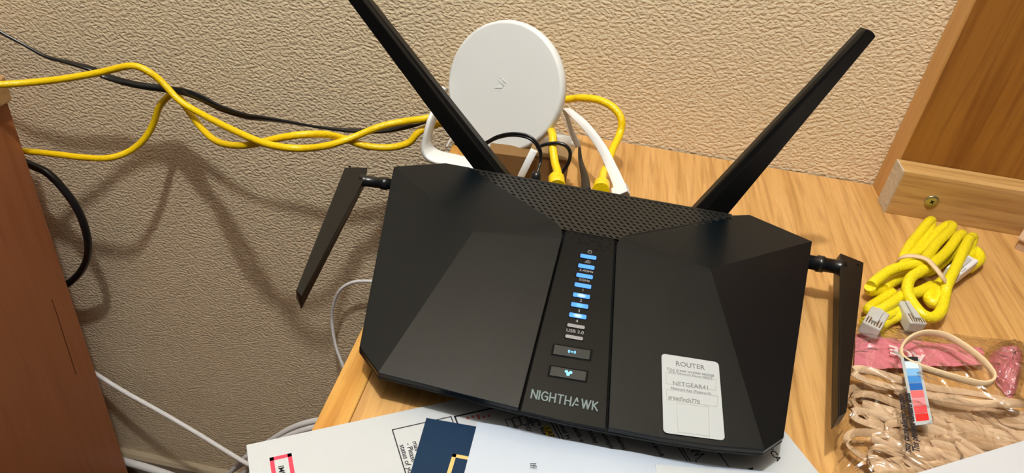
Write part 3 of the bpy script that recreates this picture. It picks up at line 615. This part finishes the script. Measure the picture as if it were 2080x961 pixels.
# sticker on the right-hand cover
sq = [V(p) for p in DATA['sticker']]; e0 = (sq[1] - sq[0]); e1 = (sq[3] - sq[0]); sn = e1.cross(e0).normalized()
if sn.z < 0: sn = -sn
def sp_(u, v, h=.0): return (sq[0] * (1 - u) * (1 - v) + sq[1] * u * (1 - v) + sq[2] * u * v + sq[3] * (1 - u) * v) + sn * h
def round_quad(r=.07, ra=.045, h=.0005):
    out = []
    for cx, cy, a0 in ((1 - r, ra, -90), (1 - r, 1 - ra, 0), (r, 1 - ra, 90), (r, ra, 180)):
        for q in range(5):
            a = math.radians(a0 + 90 * q / 4); out.append(sp_(cx + r * math.cos(a), cy + ra * math.sin(a), h))
    return out
sticker = part('sticker', prism(MB(), round_quad(), -sn * .0003), MAT['sticker'], rt, 'white sticker printed with network details')
shx = e0.normalized(); shy = -(e1 - shx * e1.dot(shx)).normalized()
def stick_text(s, key, size, m=MAT['ink_grey'], bold=0.0, sq_=1.0):
    a, b = (V(p) for p in DATA['sticker_in'][key]); text('lettering', s, size, (a + b) / 2 + sn * .00058, b - a, shy, m, sticker, bold=bold, squeeze=sq_)
stick_text('ROUTER', 'router', .0046, bold=.00003)
stick_text('Your preset wireless settings', 'l1', .0028, MAT['ink_grey'], sq_=.86)
stick_text('WiFi Network Name (SSID):', 'l2', .0026, MAT['ink_grey'], sq_=.86)
stick_text('NETGEAR41', 't1', .0040); stick_text('Network Key (Password):', 'l3', .0026, sq_=.86); stick_text('greatfinch778', 't2', .0038, bold=.00003, sq_=.88)
def frame_lines(q, name, parent, m, wdt, nrm):
    f_ = MB(); q = [V(p) + nrm for p in q]
    for i in range(4):
        a, b = q[i], q[(i + 1) % 4]; d = (b - a); l = d.length / 2; d.normalize(); f_.obb((a + b) / 2, d * (l + wdt), d.cross(sn).normalized() * wdt, sn * .00004)
    return part(name, f_, m, parent)
for k in ('b1', 'b2', 'b3'): frame_lines(DATA['sticker_in'][k], 'printed_frame', sticker, MAT['ink_light'], .00013, sn * .00056)
# short antennas at the sides
def side_antenna(top, low, conn, lab, hole, fat):
    a = V(conn[0]); b = V(conn[2]); m = MB()
    ant = part('antenna', MB().loft([[V(p) for p in low], [V(p) for p in top]]), MAT['black_antenna'], rt, lab, bevel=.0006)
    ax = (b - a).normalized(); Lc = (b - a).length
    part('hinge', lathe(MB(), a - ax * .004, ax, [(fat, 0), (fat, .0075), (fat * 1.18, .008), (fat * 1.18, .0125), (fat, .013), (fat, Lc + .004), (fat * 1.06, Lc + .0045), (fat * 1.06, Lc + .009)], 24), MAT['black_cable'], ant)
    part('screw_hole', lathe(MB(), hole, (0, 0, 1), [(.0011, -.0003), (.0011, .00015)], 10), MAT['dark'], ant)
tl = DATA['ant_left']['top']; ll = DATA['ant_left']['low']
side_antenna([tl[0], tl[1], tl[2], tl[3], tl[4]], [(-.1795, .4766, .024), (-.1660, .4815, .024), ll[0], ll[1], ll[2]], DATA['ant_left']['conn'], 'short black antenna pointing towards the viewer beside the wall', (-.1765, .4745, .037), .0043)
tr_ = DATA['ant_right']['top']
side_antenna(tr_, [(.2020, .4785, .026), (.2170, .4680, .026), (.1740, .3125, .026), (.1673, .3050, .027)], DATA['ant_right']['conn'], 'short black antenna lying above the desk beside the clear bag', (.2132, .4640, .037), .0053)
# long rear antennas
def rear_antenna(b, t, lab, sgn, tipcut):
    b = [V(p) for p in b]; t = [V(p) for p in t]
    def ring(p, d): # p ordered inner(deeper), front edge, outer edge for right; mirrored for left
        q = list(p) + [V((p[-1].x, p[-1].y + d, p[-1].z)), V((p[0].x, p[0].y + d, p[0].z))]; return q
    d0 = [(tt - bb) for bb, tt in zip(b, t)]
    low = [bb - dd * .10 for bb, dd in zip(b, d0)]
    rings = [ring(low, .008), ring(t, .006)]
    if tipcut: 
        t2 = [V(p) for p in tipcut]; rings.append(ring(t2, .005))
    ant = part('antenna', MB().loft(rings), MAT['black_antenna'], rt, lab, bevel=.0007)
    hb = (low[0] + low[-1]) / 2
    part('hinge', lathe(MB(), V((hb.x, hb.y - .012, hb.z + .001)), (0, 1, 0), [(.0045, 0), (.0045, .012), (.006, .0125), (.006, .018)], 18), MAT['black_cable'], ant)
    part('screw_hole', lathe(MB(), (b[1] + b[-2]) / 2 + V((0, -.0003, -.001)), (0, -1, 0), [(.001, -.0003), (.001, .0004)], 10), MAT['dark'], ant)
rb, rtip = DATA['rear_right']['b'], DATA['rear_right']['t']
rear_antenna(rb, [rtip[0], V(rtip[0]) + V((.0012, -.004, -.0008)), rtip[2]], 'long black antenna rising outwards at the right of the router', 1, [V(rtip[0]) + V((.0010, .0005, .0022)), V(rtip[1]) + V((.001, 0, .0008)), V(rtip[2]) + V((-.0022, 0, .0022))])
lb, lt = DATA['rear_left']['b'], DATA['rear_left']['t']
ext = [V(t) + (V(t) - V(b)).normalized() * .035 for b, t in zip(lb, lt)]
rear_antenna(lb, ext, 'long black antenna rising outwards in front of the white disc', -1, None)

# ================================================================ round white device on its stand
C0 = V((-.0779, .5873, .0729)); yaw, pit = -.3773, .3174
nd = V((math.sin(yaw) * math.cos(pit), -math.cos(yaw) * math.cos(pit), math.sin(pit)))
ur = V((math.cos(yaw), math.sin(yaw), 0)); uu = nd.cross(ur) * -1
if uu.z < 0: uu = -uu
disc = thing('wireless_access_point', 'round white disc shaped device tilted back on a white stand against the wall', 'wireless device', (-.085, .59, 0))
part('disc_body', lathe(MB(), C0, nd, [(.040, -.0135), (.0530, -.0125), (.0562, -.0095), (.0568, -.0050), (.0562, -.0018), (.0550, -.0003), (.0535, 0)], 96), MAT['white'], disc)
dpos = C0 + ur * -.003 + uu * .002
tdir = (ur * .38 + uu * .92); tupd = (uu * .38 - ur * .92)
text('embossed_mark', 'xfi', .0125, dpos + nd * .0001, tdir, tupd, MAT['white'], disc, ext=.0003)
st = MB()
post = smooth_path([(-.1320, .603, .056), (-.1350, .596, .045), (-.1385, .580, .030), (-.1400, .575, .014), (-.1370, .572, .0055), (-.1290, .570, .0024), (-.1150, .5690, .0022), (-.0974, .5683, .0022), (-.0530, .575, .0022)], 6)
ribbon(st, post, lambda u: (.15, 1, .2), .0085, .0019)
part('stand_frame', st, MAT['white'], disc, 'white bent strap of the stand')
st = MB(); ribbon(st, [V((-.0500, .5430, .0024)), V((-.0478, .5430, .0150)), V((-.0400, .5430, .0415))], (1, 0, -.25), .0030, .0012); part('stand_foot', st, MAT['white'], disc)
st = MB(); ribbon(st, [V((-.0600, .604, .0100)), V((-.0300, .6250, .0080)), V((-.0080, .6420, .0050))], (0, .5, .9), .0055, .0012); part('stand_flange', st, MAT['white'], disc)
st = MB(); ribbon(st, [V((-.0300, .650, .004)), V((-.0060, .6405, .004))], (.15, 1, 0), .0060, .0020); part('stand_flange', st, MAT['white'], disc)
st = MB(); tube(st, [V((-.1250, .590, .0030)), V((-.1190, .612, .0160)), V((-.1080, .628, .040))], .0012, 8); part('stand_rod', st, MAT['white'], disc, 'thin white rod behind the strap')
st = MB(); st.obb(C0 - nd * .020 + V((0, 0, -.02)), ur * .014, uu * .022, nd * .0075); part('stand_bracket', st, MAT['white'], disc)

# ================================================================ small brown carton between the disc and the router
ct_ = thing('carton', 'low brown carton lying behind the router under the white disc', 'box', (-.04, .556, 0))
part('body', MB().loft([[V((-.0800, .548, 0)), V((-.0095, .548, 0)), V((-.0095, .566, 0)), V((-.0800, .566, 0))], [V((-.0800, .548, .0290)), V((-.0095, .548, .0330)), V((-.0095, .566, .0330)), V((-.0800, .566, .0290))]]), MAT['kraft'], ct_, bevel=.0004)
part('flap', MB().loft([[V((-.0440, .5475, .0340)), V((-.0095, .5475, .0345)), V((-.0060, .556, .0440)), V((-.0430, .556, .0410))], [V((-.0440, .5470, .0346)), V((-.0095, .5470, .0351)), V((-.0060, .5555, .0446)), V((-.0430, .5555, .0416))]]), MAT['kraft_pale'], ct_, 'paler torn upper flap')

# ================================================================ cables
CB = DATA['cables']
def cable(name, key, r, m, label, cat='cable', group=None, seg=10, sub=6):
    P = smooth_path(CB[key], sub); mb_ = tube(MB(), P, r, seg)
    return P, mb_
def plugged(name, P, mb_, m, label, plug, plug_label=None, cat='cable'):
    t = thing(name, label, cat, tuple(P[len(P) // 2])); part('jacket', mb_, m, t)
    return t
P, m_ = cable('', 'yellow_a', .0035, None, '')
t = plugged('network_cable', P, m_, MAT['yellow'], 'yellow network cable crossing the cabinet top and arching out right of the white disc', None)
e = V(DATA['plug_ends'][1]); d_ = (V(CB['yellow_a'][-3]) - e).normalized()
part('boot', lathe(MB(), e - d_ * .006, d_, [(.0066, 0), (.0066, .008), (.0062, .0085), (.0062, .010), (.0066, .0105), (.0066, .013), (.0050, .0165), (.0042, .018)], 20), MAT['yellow'], t, 'ribbed yellow strain relief')
P, m_ = cable('', 'yellow_b', .0035, None, '')
t = plugged('network_cable', P, m_, MAT['yellow'], 'yellow network cable rising from behind the cabinet and hooking over the other one', None)
e = V(DATA['plug_ends'][0]); d_ = (V(CB['yellow_b'][-3]) - e).normalized()
part('boot', lathe(MB(), e - d_ * .006, d_, [(.0066, 0), (.0066, .008), (.0062, .0085), (.0062, .010), (.0066, .0105), (.0066, .013), (.0050, .0165), (.0042, .018)], 20), MAT['yellow'], t, 'ribbed yellow strain relief')
P = smooth_path(CB['black_flat'], 8); mb_ = MB()
ribbon(mb_, P, lambda u: V((0, -math.sin(.35 + 5.2 * u), math.cos(.35 + 5.2 * u))), .0036, .0013)
solo('ribbon_cord', mb_, MAT['black_cable'], 'flat twisted black cord hanging along the wall above the yellow cables', 'cord')
P = smooth_path(CB['black_power'], 6)
t = thing('power_cord', 'thin black twin cord looping in front of the white disc', 'cord', tuple(P[len(P) // 2]))
m1 = MB(); tube(m1, [p + V((0, 0, .0010)) for p in P], .0011, 8); part('wire', m1, MAT['black_cable'], t)
m1 = MB(); tube(m1, [p - V((.0004, 0, .0011)) for p in P], .0011, 8); part('wire', m1, MAT['black_cable'], t)
e = V(CB['black_power'][-1]); part('power_plug', lathe(MB(), e + V((0, -.002, -.002)), (0, .5, .8), [(.0042, 0), (.0042, .009), (.003, .012)], 16), MAT['black_cable'], t)
solo('thin_black_cord', tube(MB(), smooth_path(CB['black_thin'], 6), .0016, 8), MAT['black_cable'], 'thin black cord bending over the desk between the two yellow plugs', 'cord')
P = smooth_path(CB['dark_strap'], 6); mb_ = ribbon(MB(), P, (.98, 0, .2), lambda u: .0012 + .0028 * u, .0012)
solo('flat_plug_lead', mb_, MAT['black_cable'], 'short dark flat lead widening into the router behind the grille', 'cord')
P = smooth_path(CB['white_flat'], 8)
t = thing('flat_network_cable', 'flat white cable folding down to the router right of the white disc', 'cable', tuple(P[len(P) // 2]))
mb_ = ribbon(MB(), P, lambda u: V((1, -.25, .55)) if u < .6 else V((1, -.2, .4)), lambda u: .0052 - .0026 * min(1, u / .7), .0008); part('jacket', mb_, MAT['white_cable'], t)
e = V(CB['white_flat'][0]); d_ = (V(CB['white_flat'][1]) - e).normalized(); sdv = V((1, -.25, .55)); sdv = (sdv - d_ * sdv.dot(d_)).normalized()
part('plug', MB().obb(e + d_ * .004, d_ * .0045, sdv * .0062, d_.cross(sdv) * .0035), MAT['white_cable'], t, bevel=.0005)
solo('hanging_cable', tube(MB(), smooth_path(CB['white_hang'], 6), .0020, 10), MAT['white_cable'], 'thin white cable curving down the wall behind the desk edge', 'cable')
solo('power_cord', tube(MB(), smooth_path(CB['black_left'], 6), .0045, 12), MAT['black_cable'], 'thick black cord bulging out from behind the brown cabinet', 'cord')
solo('hanging_cable', tube(MB(), smooth_path(CB['white_low'], 6), .0032, 10), MAT['white_cable'], 'white cable slanting from the cabinet to the coil below the desk', 'cable')
solo('hanging_cable', tube(MB(), smooth_path(CB['white_thick'], 6), .0062, 12), MAT['white_cable'], 'thick white cable above the baseboard at the bottom border', 'cable')
t = thing('coiled_cable', 'loops of white cable bunched below the desk edge behind the envelope', 'cable', (-.33, .6, -.60))
for k in ('coil1', 'coil2', 'coil3'): part('loop', tube(MB(), smooth_path(CB[k], 6), .0038, 10), MAT['white_cable'], t)

# ================================================================ papers
EN = DATA['env']; c0 = V(EN['c0']); ang = math.radians(30.4); eu = V((math.cos(ang), math.sin(ang), 0)); ev = V((math.sin(ang), -math.cos(ang), 0)); ez = V((0, 0, 1))
def slab(pts, z0, z1): return MB().loft([[V((p.x, p.y, z0)) for p in pts], [V((p.x, p.y, z1)) for p in pts]])
c0 = V((c0.x, c0.y, 0)); ec = [c0, c0 + eu * .3050, c0 + eu * .3050 + ev * .229, c0 + ev * .229]
env = thing('envelope', 'large white printed envelope lying under the router and over the desk edge', 'envelope', tuple(sum(ec, V()) / 4))
part('sheet', slab(ec, .0003, .0016), MAT['paper'], env, bevel=.0004)
zi = .00168
def strip(a, b, wd, m_, z=zi): a = V((a[0], a[1], z)); b = V((b[0], b[1], z)); d = (b - a); l = d.length / 2; d.normalize(); m_.obb((a + b) / 2, d * (l + wd), d.cross(ez) * wd, ez * .00003)
a = V(EN['red'][0]); b = V(EN['red'][1]); wd = (b - a).length; fr_ = MB(); hw = .0011
A_ = a + eu * hw + ev * hw; B_ = A_ + eu * (wd - 2 * hw); 
for p, q in ((A_, B_), (B_, B_ + ev * .05), (A_, A_ + ev * .05), (A_ + ev * .05, B_ + ev * .05)): strip(p, q, hw, fr_)
part('printed_frame', fr_, MAT['ink_red'], env, 'thick red frame around a word')
a = V(EN['box1'][0]); b = V(EN['box1'][1]); fr_ = MB()
for p, q in ((a, b), (a, a + ev * .06), (b, b + ev * .06), (a + ev * .06, b + ev * .06)): strip(p, q, .00032, fr_)
b2 = b + eu * .0; part('printed_frame', fr_, MAT['ink'], env, 'thin black frame around small print')
a = V(EN['box2'][0]); fr_ = MB()
for p, q in ((a, a + eu * .058), (a, a + ev * .05)): strip(p, q, .0005, fr_)
part('printed_frame', fr_, MAT['ink'], env, 'thicker black frame running under the router')
fr_ = MB(); a = V(EN['squares'][0]) 
for k in range(4):
    o_ = a + eu * .0044 * k; w_, h_ = .0036, .0062
    for p, q in ((o_, o_ + eu * w_), (o_ + eu * w_, o_ + eu * w_ + ev * h_), (o_ + eu * w_ + ev * h_, o_ + ev * h_), (o_ + ev * h_, o_)): strip(p, q, .00022, fr_)
part('printed_boxes', fr_, MAT['ink'], env, 'row of four small printed boxes')
fr_ = MB()
for p, q in EN['lines']: p = V(p) - ev * .02; strip(p, p + ev * .09, .0003, fr_)
part('printed_rules', fr_, MAT['ink'], env)
hl = V(EN['hl']); part('marker_stroke', MB().obb(V((hl.x, hl.y, .00162)) + ev * .006 + eu * .0005, ev * .007, eu * .0022, ez * .00002), MAT['highlight'], env, 'yellow highlighter stroke')
for s, p, size in EN['texts']:
    text('lettering', s, size, V((p[0], p[1], .00172)), ev, eu, MAT['ink'], env, align='LEFT', bold=.00004 if size < .005 else .00009)
fr_ = MB(); sg = [V((p[0], p[1], zi)) for p in EN['sig']]
for p, q in zip(sg[:-1], sg[1:]): strip(p, q, .00025, fr_)
part('pen_scribble', fr_, MAT['ink'], env, 'handwritten pen strokes')
for k, p in enumerate(EN['red_marks']): text('lettering', '* * *', .0045, V((p[0] + .002, p[1] - .001 * k, .00172)), eu, -ev, MAT['ink_faded_red'], env, bold=.00012)

nv = [V(p) for p in DATA['navy']]; nx = (nv[1] - nv[0]).normalized(); ny = (nv[2] - nv[0]); ny = (ny - nx * ny.dot(nx)).normalized()
a = V((nv[0].x, nv[0].y, 0)); npts = [a, a + nx * .105, a + nx * .105 + ny * .15, a + ny * .15]
card = thing('folder_card', 'navy blue card with a gold frame between the envelope and the cool white sheet', 'card', tuple(sum(npts, V()) / 4))
part('sheet', slab(npts, .00185, .0032), MAT['navy'], card)
gd = [V(p) for p in DATA['gold']]; gy = (gd[2] - gd[0]).normalized(); gx = (gd[1] - gd[0]).normalized(); g0_ = gd[0]; fr_ = MB()
for p, q in ((g0_, g0_ + gx * .062), (g0_ + gx * .062, g0_ + gx * .062 + gy * .10), (g0_, g0_ + gy * .10), (g0_ + gy * .10, g0_ + gy * .10 + gx * .062)): strip(p + (gx + gy) * .001, q + (gx + gy) * .001, .0011, fr_, .00325)
part('gold_frame', fr_, MAT['gold'], card, 'gold foil frame')

# curled cool white sheet
p3 = [V(p) for p in DATA['paper3']]
topx = [(p.x, p.y) for p in p3[:8]]
def ytop(x):
    for (xa, ya), (xb, yb) in zip(topx[:-1], topx[1:]):
        if xa <= x <= xb: return ya + (yb - ya) * (x - xa) / (xb - xa)
    return topx[-1][1] + (x - topx[-1][0]) * .02
sh = MB(); nx_, ny_ = 34, 12; x0_, x1_ = p3[0].x - .0005, .186
def shz(x, v): return .0042 + .0030 * math.exp(-((x - .05) / .03) ** 2) * (1 - v) ** 2 + .0035 * max(0, (x - .10) / .086) ** 2 * (1 - v * .6)
for lay in (0, 1):
    vs = []
    for i in range(nx_ + 1):
        x = x0_ + (x1_ - x0_) * i / nx_
        yt = ytop(x) - (.0022 * max(0, 1 - (x - x0_) / .004) ** 2)
        for j in range(ny_ + 1):
            v = j / ny_; vs.append((x, yt - v * .26, shz(x, v) - (0 if lay else .0003)))
    sh.add(vs, [(i * (ny_ + 1) + j, (i + 1) * (ny_ + 1) + j, (i + 1) * (ny_ + 1) + j + 1, i * (ny_ + 1) + j + 1) for i in range(nx_) for j in range(ny_)], True)
sheet = thing('letter_sheet', 'cool white letter sheet with a curled upper edge, on top of the navy card', 'paper', (.08, .15, .003))
part('sheet', sh, MAT['paper_blue'], sheet)
q = [V(p) for p in DATA['if']]; text('lettering', 'If', .0052, q[0] + V((0, 0, .0016)), (.25, -1, 0), (1, .25, 0), MAT['ink'], sheet, align='LEFT')
q = [V(p) for p in DATA['paper4']]; a = V((q[0].x, q[0].y, 0)); dx_ = V((q[1].x - q[0].x, q[1].y - q[0].y, 0)).normalized(); dy_ = V((dx_.y, -dx_.x, 0))
pp = [a, a + dx_ * .10, a + dx_ * .10 + dy_ * .09, a + dy_ * .09]
mb_ = MB().loft([[V((p.x, p.y, shz(p.x, .05) + .0004)) for p in pp], [V((p.x, p.y, shz(p.x, .05) + .0006)) for p in pp]])
solo('paper_slip', mb_, MAT['paper_warm'], 'small warm white slip lying on the cool white letter sheet', 'paper')

# ================================================================ rubber bands in a clear bag
bag = thing('plastic_bag', 'clear plastic bag of tan rubber bands with a pink header, right of the router', 'bag', (.275, .35, 0))
BX0, BX1, BY0, BY1 = .186, .372, .262, .447
def bag_h(x, y):
    u = (x - BX0) / (BX1 - BX0); v = (y - BY0) / (BY1 - BY0)
    e_ = max(0, min(1, min(u, 1 - u) * 9)) ** .5 * max(0, min(1, min(v * 8, (1 - v) * 5))) ** .6
    base_ = .020 if v < .68 else .020 - (v - .68) / .32 * .006
    return .0008 + base_ * e_ * (1 + .18 * noise.noise(V((x * 40, y * 40, 1.3)))) + .0016 * noise.noise(V((x * 130, y * 150, 4))) * e_
def bag_xy(u, v):
    x = BX0 + (BX1 - BX0) * u; y = BY0 + (BY1 - BY0) * v
    x += (y - .35) * .20 * (1 - u) + .003 * noise.noise(V((0, y * 60, 7))); y += (x - .27) * .12
    return x, y
fl = MB(); NU, NV = 60, 64; vs = []
for i in range(NU + 1):
    for j in range(NV + 1):
        u, v = i / NU, j / NV; x, y = bag_xy(u, v); vs.append((x, y, bag_h(BX0 + (BX1 - BX0) * u, BY0 + (BY1 - BY0) * v)))
fl.add(vs, [(i * (NV + 1) + j, (i + 1) * (NV + 1) + j, (i + 1) * (NV + 1) + j + 1, i * (NV + 1) + j + 1) for i in range(NU) for j in range(NV)], True)
part('film', fl, MAT['film'], bag, 'crinkled clear plastic film')
def drape(poly_top, poly_bot, n, m, fz, th=.0003, cell=0):
    """thin printed piece: top edge and bottom edge polylines joined by n rows, height fz(x, y)"""
    mb2 = MB()
    for lay in (0, 1):
        vs2 = []
        for i in range(n + 1):
            t_ = i / n
            for j in range(m + 1):
                s_ = j / m
                a2 = V(poly_top[0]).lerp(V(poly_top[1]), s_); b2_ = V(poly_bot[0]).lerp(V(poly_bot[1]), s_); p2 = a2.lerp(b2_, t_)
                vs2.append((p2.x, p2.y, fz(p2.x, p2.y) - lay * th))
        mb2.add(vs2, [(i * (m + 1) + j, (i + 1) * (m + 1) + j, (i + 1) * (m + 1) + j + 1, i * (m + 1) + j + 1) for i in range(n) for j in range(m)], True)
    return mb2
pk = [V(p) for p in DATA['pink']]
hz = lambda x, y: .0060 + .0012 * noise.noise(V((x * 90, y * 90, 2))) + .0006 * noise.noise(V((x * 260, y * 260, 5)))
part('header', drape((pk[0], pk[3]), (pk[7], pk[4]), 14, 40, hz), MAT['pink'], bag, 'pink printed header of the bag')
q = [V(p) for p in DATA['ace']]; text('lettering', 'ACE', .0125, (q[0] + q[1]) / 2 * 1 + V((0, 0, .0092 - q[0].z)), q[1] - q[0], V((0, -1, 0)), MAT['pink_print'], bag, bold=.0004)
lb_ = [V(p) for p in DATA['label']]; lz = .0228
lab = part('label', drape((lb_[0], lb_[1]), (lb_[3], lb_[2]), 8, 4, lambda x, y: lz), MAT['sticker'], bag, 'white label strip with blue and red squares')
lt_ = [V(p) for p in DATA['label_top']]; part('label_tail', drape((lt_[0], lt_[1]), (lt_[3], lt_[2]), 6, 3, lambda x, y: lz - .0004 - max(0, (y - .386)) * .35), MAT['sticker'], bag, 'white tail of the label bending down')
cols = MAT['label_blue'] + MAT['label_red']
for k in range(8):
    t0_ = .05 + k * .114; t1_ = t0_ + (.106 if k < 7 else .10)
    def lp(s_, t_): return lb_[0].lerp(lb_[1], s_).lerp(lb_[3].lerp(lb_[2], s_), t_)
    qd = [lp(.16, t0_), lp(.84, t0_), lp(.84, t1_), lp(.16, t1_)]
    part('colour_square', MB().loft([[V((p.x, p.y, lz + .00005)) for p in qd], [V((p.x, p.y, lz + .0002)) for p in qd]]), cols[k], lab, ['pale blue', 'light blue', 'mid blue', 'deep blue', 'pink red', 'pale pink', 'light red', 'bright red'][k] + ' printed square')
part('label_bar', MB().loft([[V((p.x, p.y, lz + .00005)) for p in (lp(.16, -.04), lp(.9, -.04), lp(.9, .03), lp(.16, .03))], [V((p.x, p.y, lz + .0002)) for p in (lp(.16, -.04), lp(.9, -.04), lp(.9, .03), lp(.16, .03))]]), MAT['ink'], lab, 'black bar above the squares')
for (a, b), s in zip(DATA['bagtext'][:2], ('may cause allergic reaction', 'This product contains latex')):
    a, b = V(a), V(b); text('lettering', s, .0056, V((a.x, a.y, .0230)), b - a, V((-1, .3, 0)), MAT['ink'], bag, align='LEFT', bold=.00016, squeeze=.78)
# the bands: six shapes, then copies; every band is an object of its own
def band_shape(L_, W_, seed):
    rr = random.Random(seed); P_ = []; bend = rr.uniform(-.005, .005)
    for k in range(24):
        a = 2 * math.pi * k / 24; ca, sa = math.cos(a), math.sin(a)
        x = L_ * (abs(ca) ** .8) * (1 if ca > 0 else -1); y = W_ * (abs(sa) ** .8) * (1 if sa > 0 else -1) + bend * math.cos(math.pi * x / L_ * .8)
        y += .0012 * math.sin(x * 90 + seed * 2) * (1 if sa > 0 else -.6)
        P_.append(V((x, y, .0012 * math.sin(2 * a + seed))))
    P_ = smooth_path(P_, 2, True); tw = rr.uniform(.25, .8)
    return ribbon(MB(), P_, lambda u: V((.0, math.cos(tw), math.sin(tw) + .45 * math.sin(4 * math.pi * u + seed))), .0024, .0005, True)
protos = []
for k, (L_, W_) in enumerate([(.047, .0060), (.044, .0035), (.052, .0045), (.034, .0120), (.027, .0130), (.048, .0024), (.040, .0075)]):
    protos.append(make_mesh('rubber_band', band_shape(L_, W_, k + 1), MAT['band'] if k % 2 else MAT['band_light'], V((0, 0, 0))))
first = None
NB = 64
for k in range(NB):
    o = bpy.data.objects.new('rubber_band', protos[0]) if first is None else first.copy()
    if first is None: first = o
    q_ = (k * 5 + k // 7) % 7; o.data = protos[q_]; COL.objects.link(o)
    y = .266 + (.372 - .266) * ((k * .618) % 1.0)
    x = R.uniform(.243, .322) + (y - .35) * .10
    if q_ in (3, 4): x = R.choice([R.uniform(.218, .238), R.uniform(.218, .250), R.uniform(.25, .33)])
    o.location = (x, y + (x - .27) * .12, DZ + .0042 + .0125 * ((k * .381) % 1.0)); o.rotation_euler = (R.uniform(-.05, .05), R.uniform(-.04, .04), R.uniform(-.16, .12) + (R.uniform(-.6, .6) if q_ in (3, 4) else 0) - .06)
    tag(o, 'tan rubber band flattened among the many others inside the clear bag', 'rubber band', 'rubber bands in the clear bag')
lbp = smooth_path(DATA['loose_band'], 4, True)
solo('rubber_band', ribbon(MB(), lbp, (0, .15, 1), .0024, .0008, True), MAT['band_pale'], 'pale loose rubber band lying open on top of the bag', 'rubber band')
# second crinkled wrapper at the right border
wr = thing('plastic_wrapper', 'small crinkled wrapper with pink print at the right border beyond the bag', 'wrapper', (.36, .44, 0))
pw = [V(p) for p in DATA['pink2']]; cw = sum(pw, V()) / len(pw)
def wrap_mesh(sc_, h, seed):
    mb2 = MB(); rings = []
    for q_ in range(9):
        t_ = q_ / 8
        rings.append([V((cw.x + (p.x - cw.x) * sc_ * t_, cw.y + (p.y - cw.y) * sc_ * t_, max(.0008, h * (1 - t_ ** 3) + .0025 * noise.noise(V((p.x * 200, p.y * 200, t_ * 6 + seed)))))) for p in smooth_path(pw, 6, True)])
    mb2.loft(rings, caps=False, smooth=True); return mb2
part('film', wrap_mesh(1.10, .016, 3), MAT['film'], wr); part('pink_print', wrap_mesh(.86, .013, 1), MAT['pink'], wr, 'pink printed layer')

p5 = [V(p) for p in DATA['paper5']]; d5 = (p5[1] - p5[0]).normalized(); n5 = V((d5.y, -d5.x, 0)); a = p5[0] - d5 * .02
pp = [a, p5[1] + d5 * .12, p5[1] + d5 * .12 + n5 * .20, a + n5 * .20]
solo('paper_sheet', MB().loft([[p + V((0, 0, -.0003)) for p in pp], pp]), MAT['paper_back'], 'plain white sheet resting on the bag at the lower right corner', 'paper')

# ================================================================ bundled yellow cable
bun = thing('cable_bundle', 'bundle of bright yellow network cable tied with a rubber band near the cleat', 'cable', (.28, .50, 0))
for k, path in enumerate(DATA['bundle']):
    P = [V((p[0], p[1], max(.0042, p[2] - .002))) for p in path]
    part('cable_loop', tube(MB(), smooth_path(P, 6), .0042, 12), MAT['yellow2'], bun)
for k, (a, b) in enumerate(DATA['plugs']):
    a, b = V(a), V(b); d = (b - a); l = d.length / 2; d.normalize(); s_ = d.cross(ez).normalized(); u_ = s_.cross(d)
    wid = .0064 if k < 2 else .0060; c_ = (a + b) / 2; c_.z = max(c_.z, .0155 if k == 0 else .0085)
    if k == 2: l = min(l, .019)
    pl = part('plug', MB().obb(c_, d * max(l, .0115), s_ * wid, u_ * .0050), MAT['clear'] if k < 2 else MAT['plug_white'], bun, 'clear plastic plug' if k < 2 else 'white labelled plug sleeve', bevel=.0012)
    ct = MB()
    for q_ in range(6): ct.obb(c_ + d * max(l, .0115) * .55 + s_ * (q_ - 2.5) * .0018 + u_ * .0051, d * .0040, s_ * .0004, u_ * .00015)
    part('contacts', ct, MAT['gold_pin'] if k < 2 else MAT['ink_light'], pl)
    part('latch', MB().obb(c_ - d * .001 + u_ * .0062, d * .0085, s_ * .0022, u_ * .0006), MAT['clear'], pl)
solo('rubber_band', ribbon(MB(), smooth_path(DATA['tie'], 5, True), (.45, .85, .0), .0024, .0008, True), MAT['band_pale'], 'pale rubber band wrapped around the yellow cable bundle', 'rubber band')

# ================================================================ cardboard box corner at the right border
bx = thing('cardboard_box', 'corner of a small brown cardboard box at the right border near the cleat', 'box', (.43, .60, 0))
o_ = V((.3895, .5912, .0)); dxx = V((.55, .83, 0)).normalized(); dyy = V((.83, -.55, 0)).normalized()
hh = .010
def bbox_(a0, a1, b0, b1, z0, z1): return MB().loft([[o_ + dxx * i + dyy * j + ez * z0 for i, j in ((a0, b0), (a1, b0), (a1, b1), (a0, b1))], [o_ + dxx * i + dyy * j + ez * z1 for i, j in ((a0, b0), (a1, b0), (a1, b1), (a0, b1))]])
part('body', bbox_(.001, .09, .001, .06, 0, hh), MAT['cardboard'], bx)
part('flap', bbox_(-.001, .024, -.001, .062, hh, hh + .0015), MAT['cardboard'], bx)
part('flap', bbox_(.0248, .091, -.001, .062, hh, hh + .0015), MAT['cardboard'], bx)
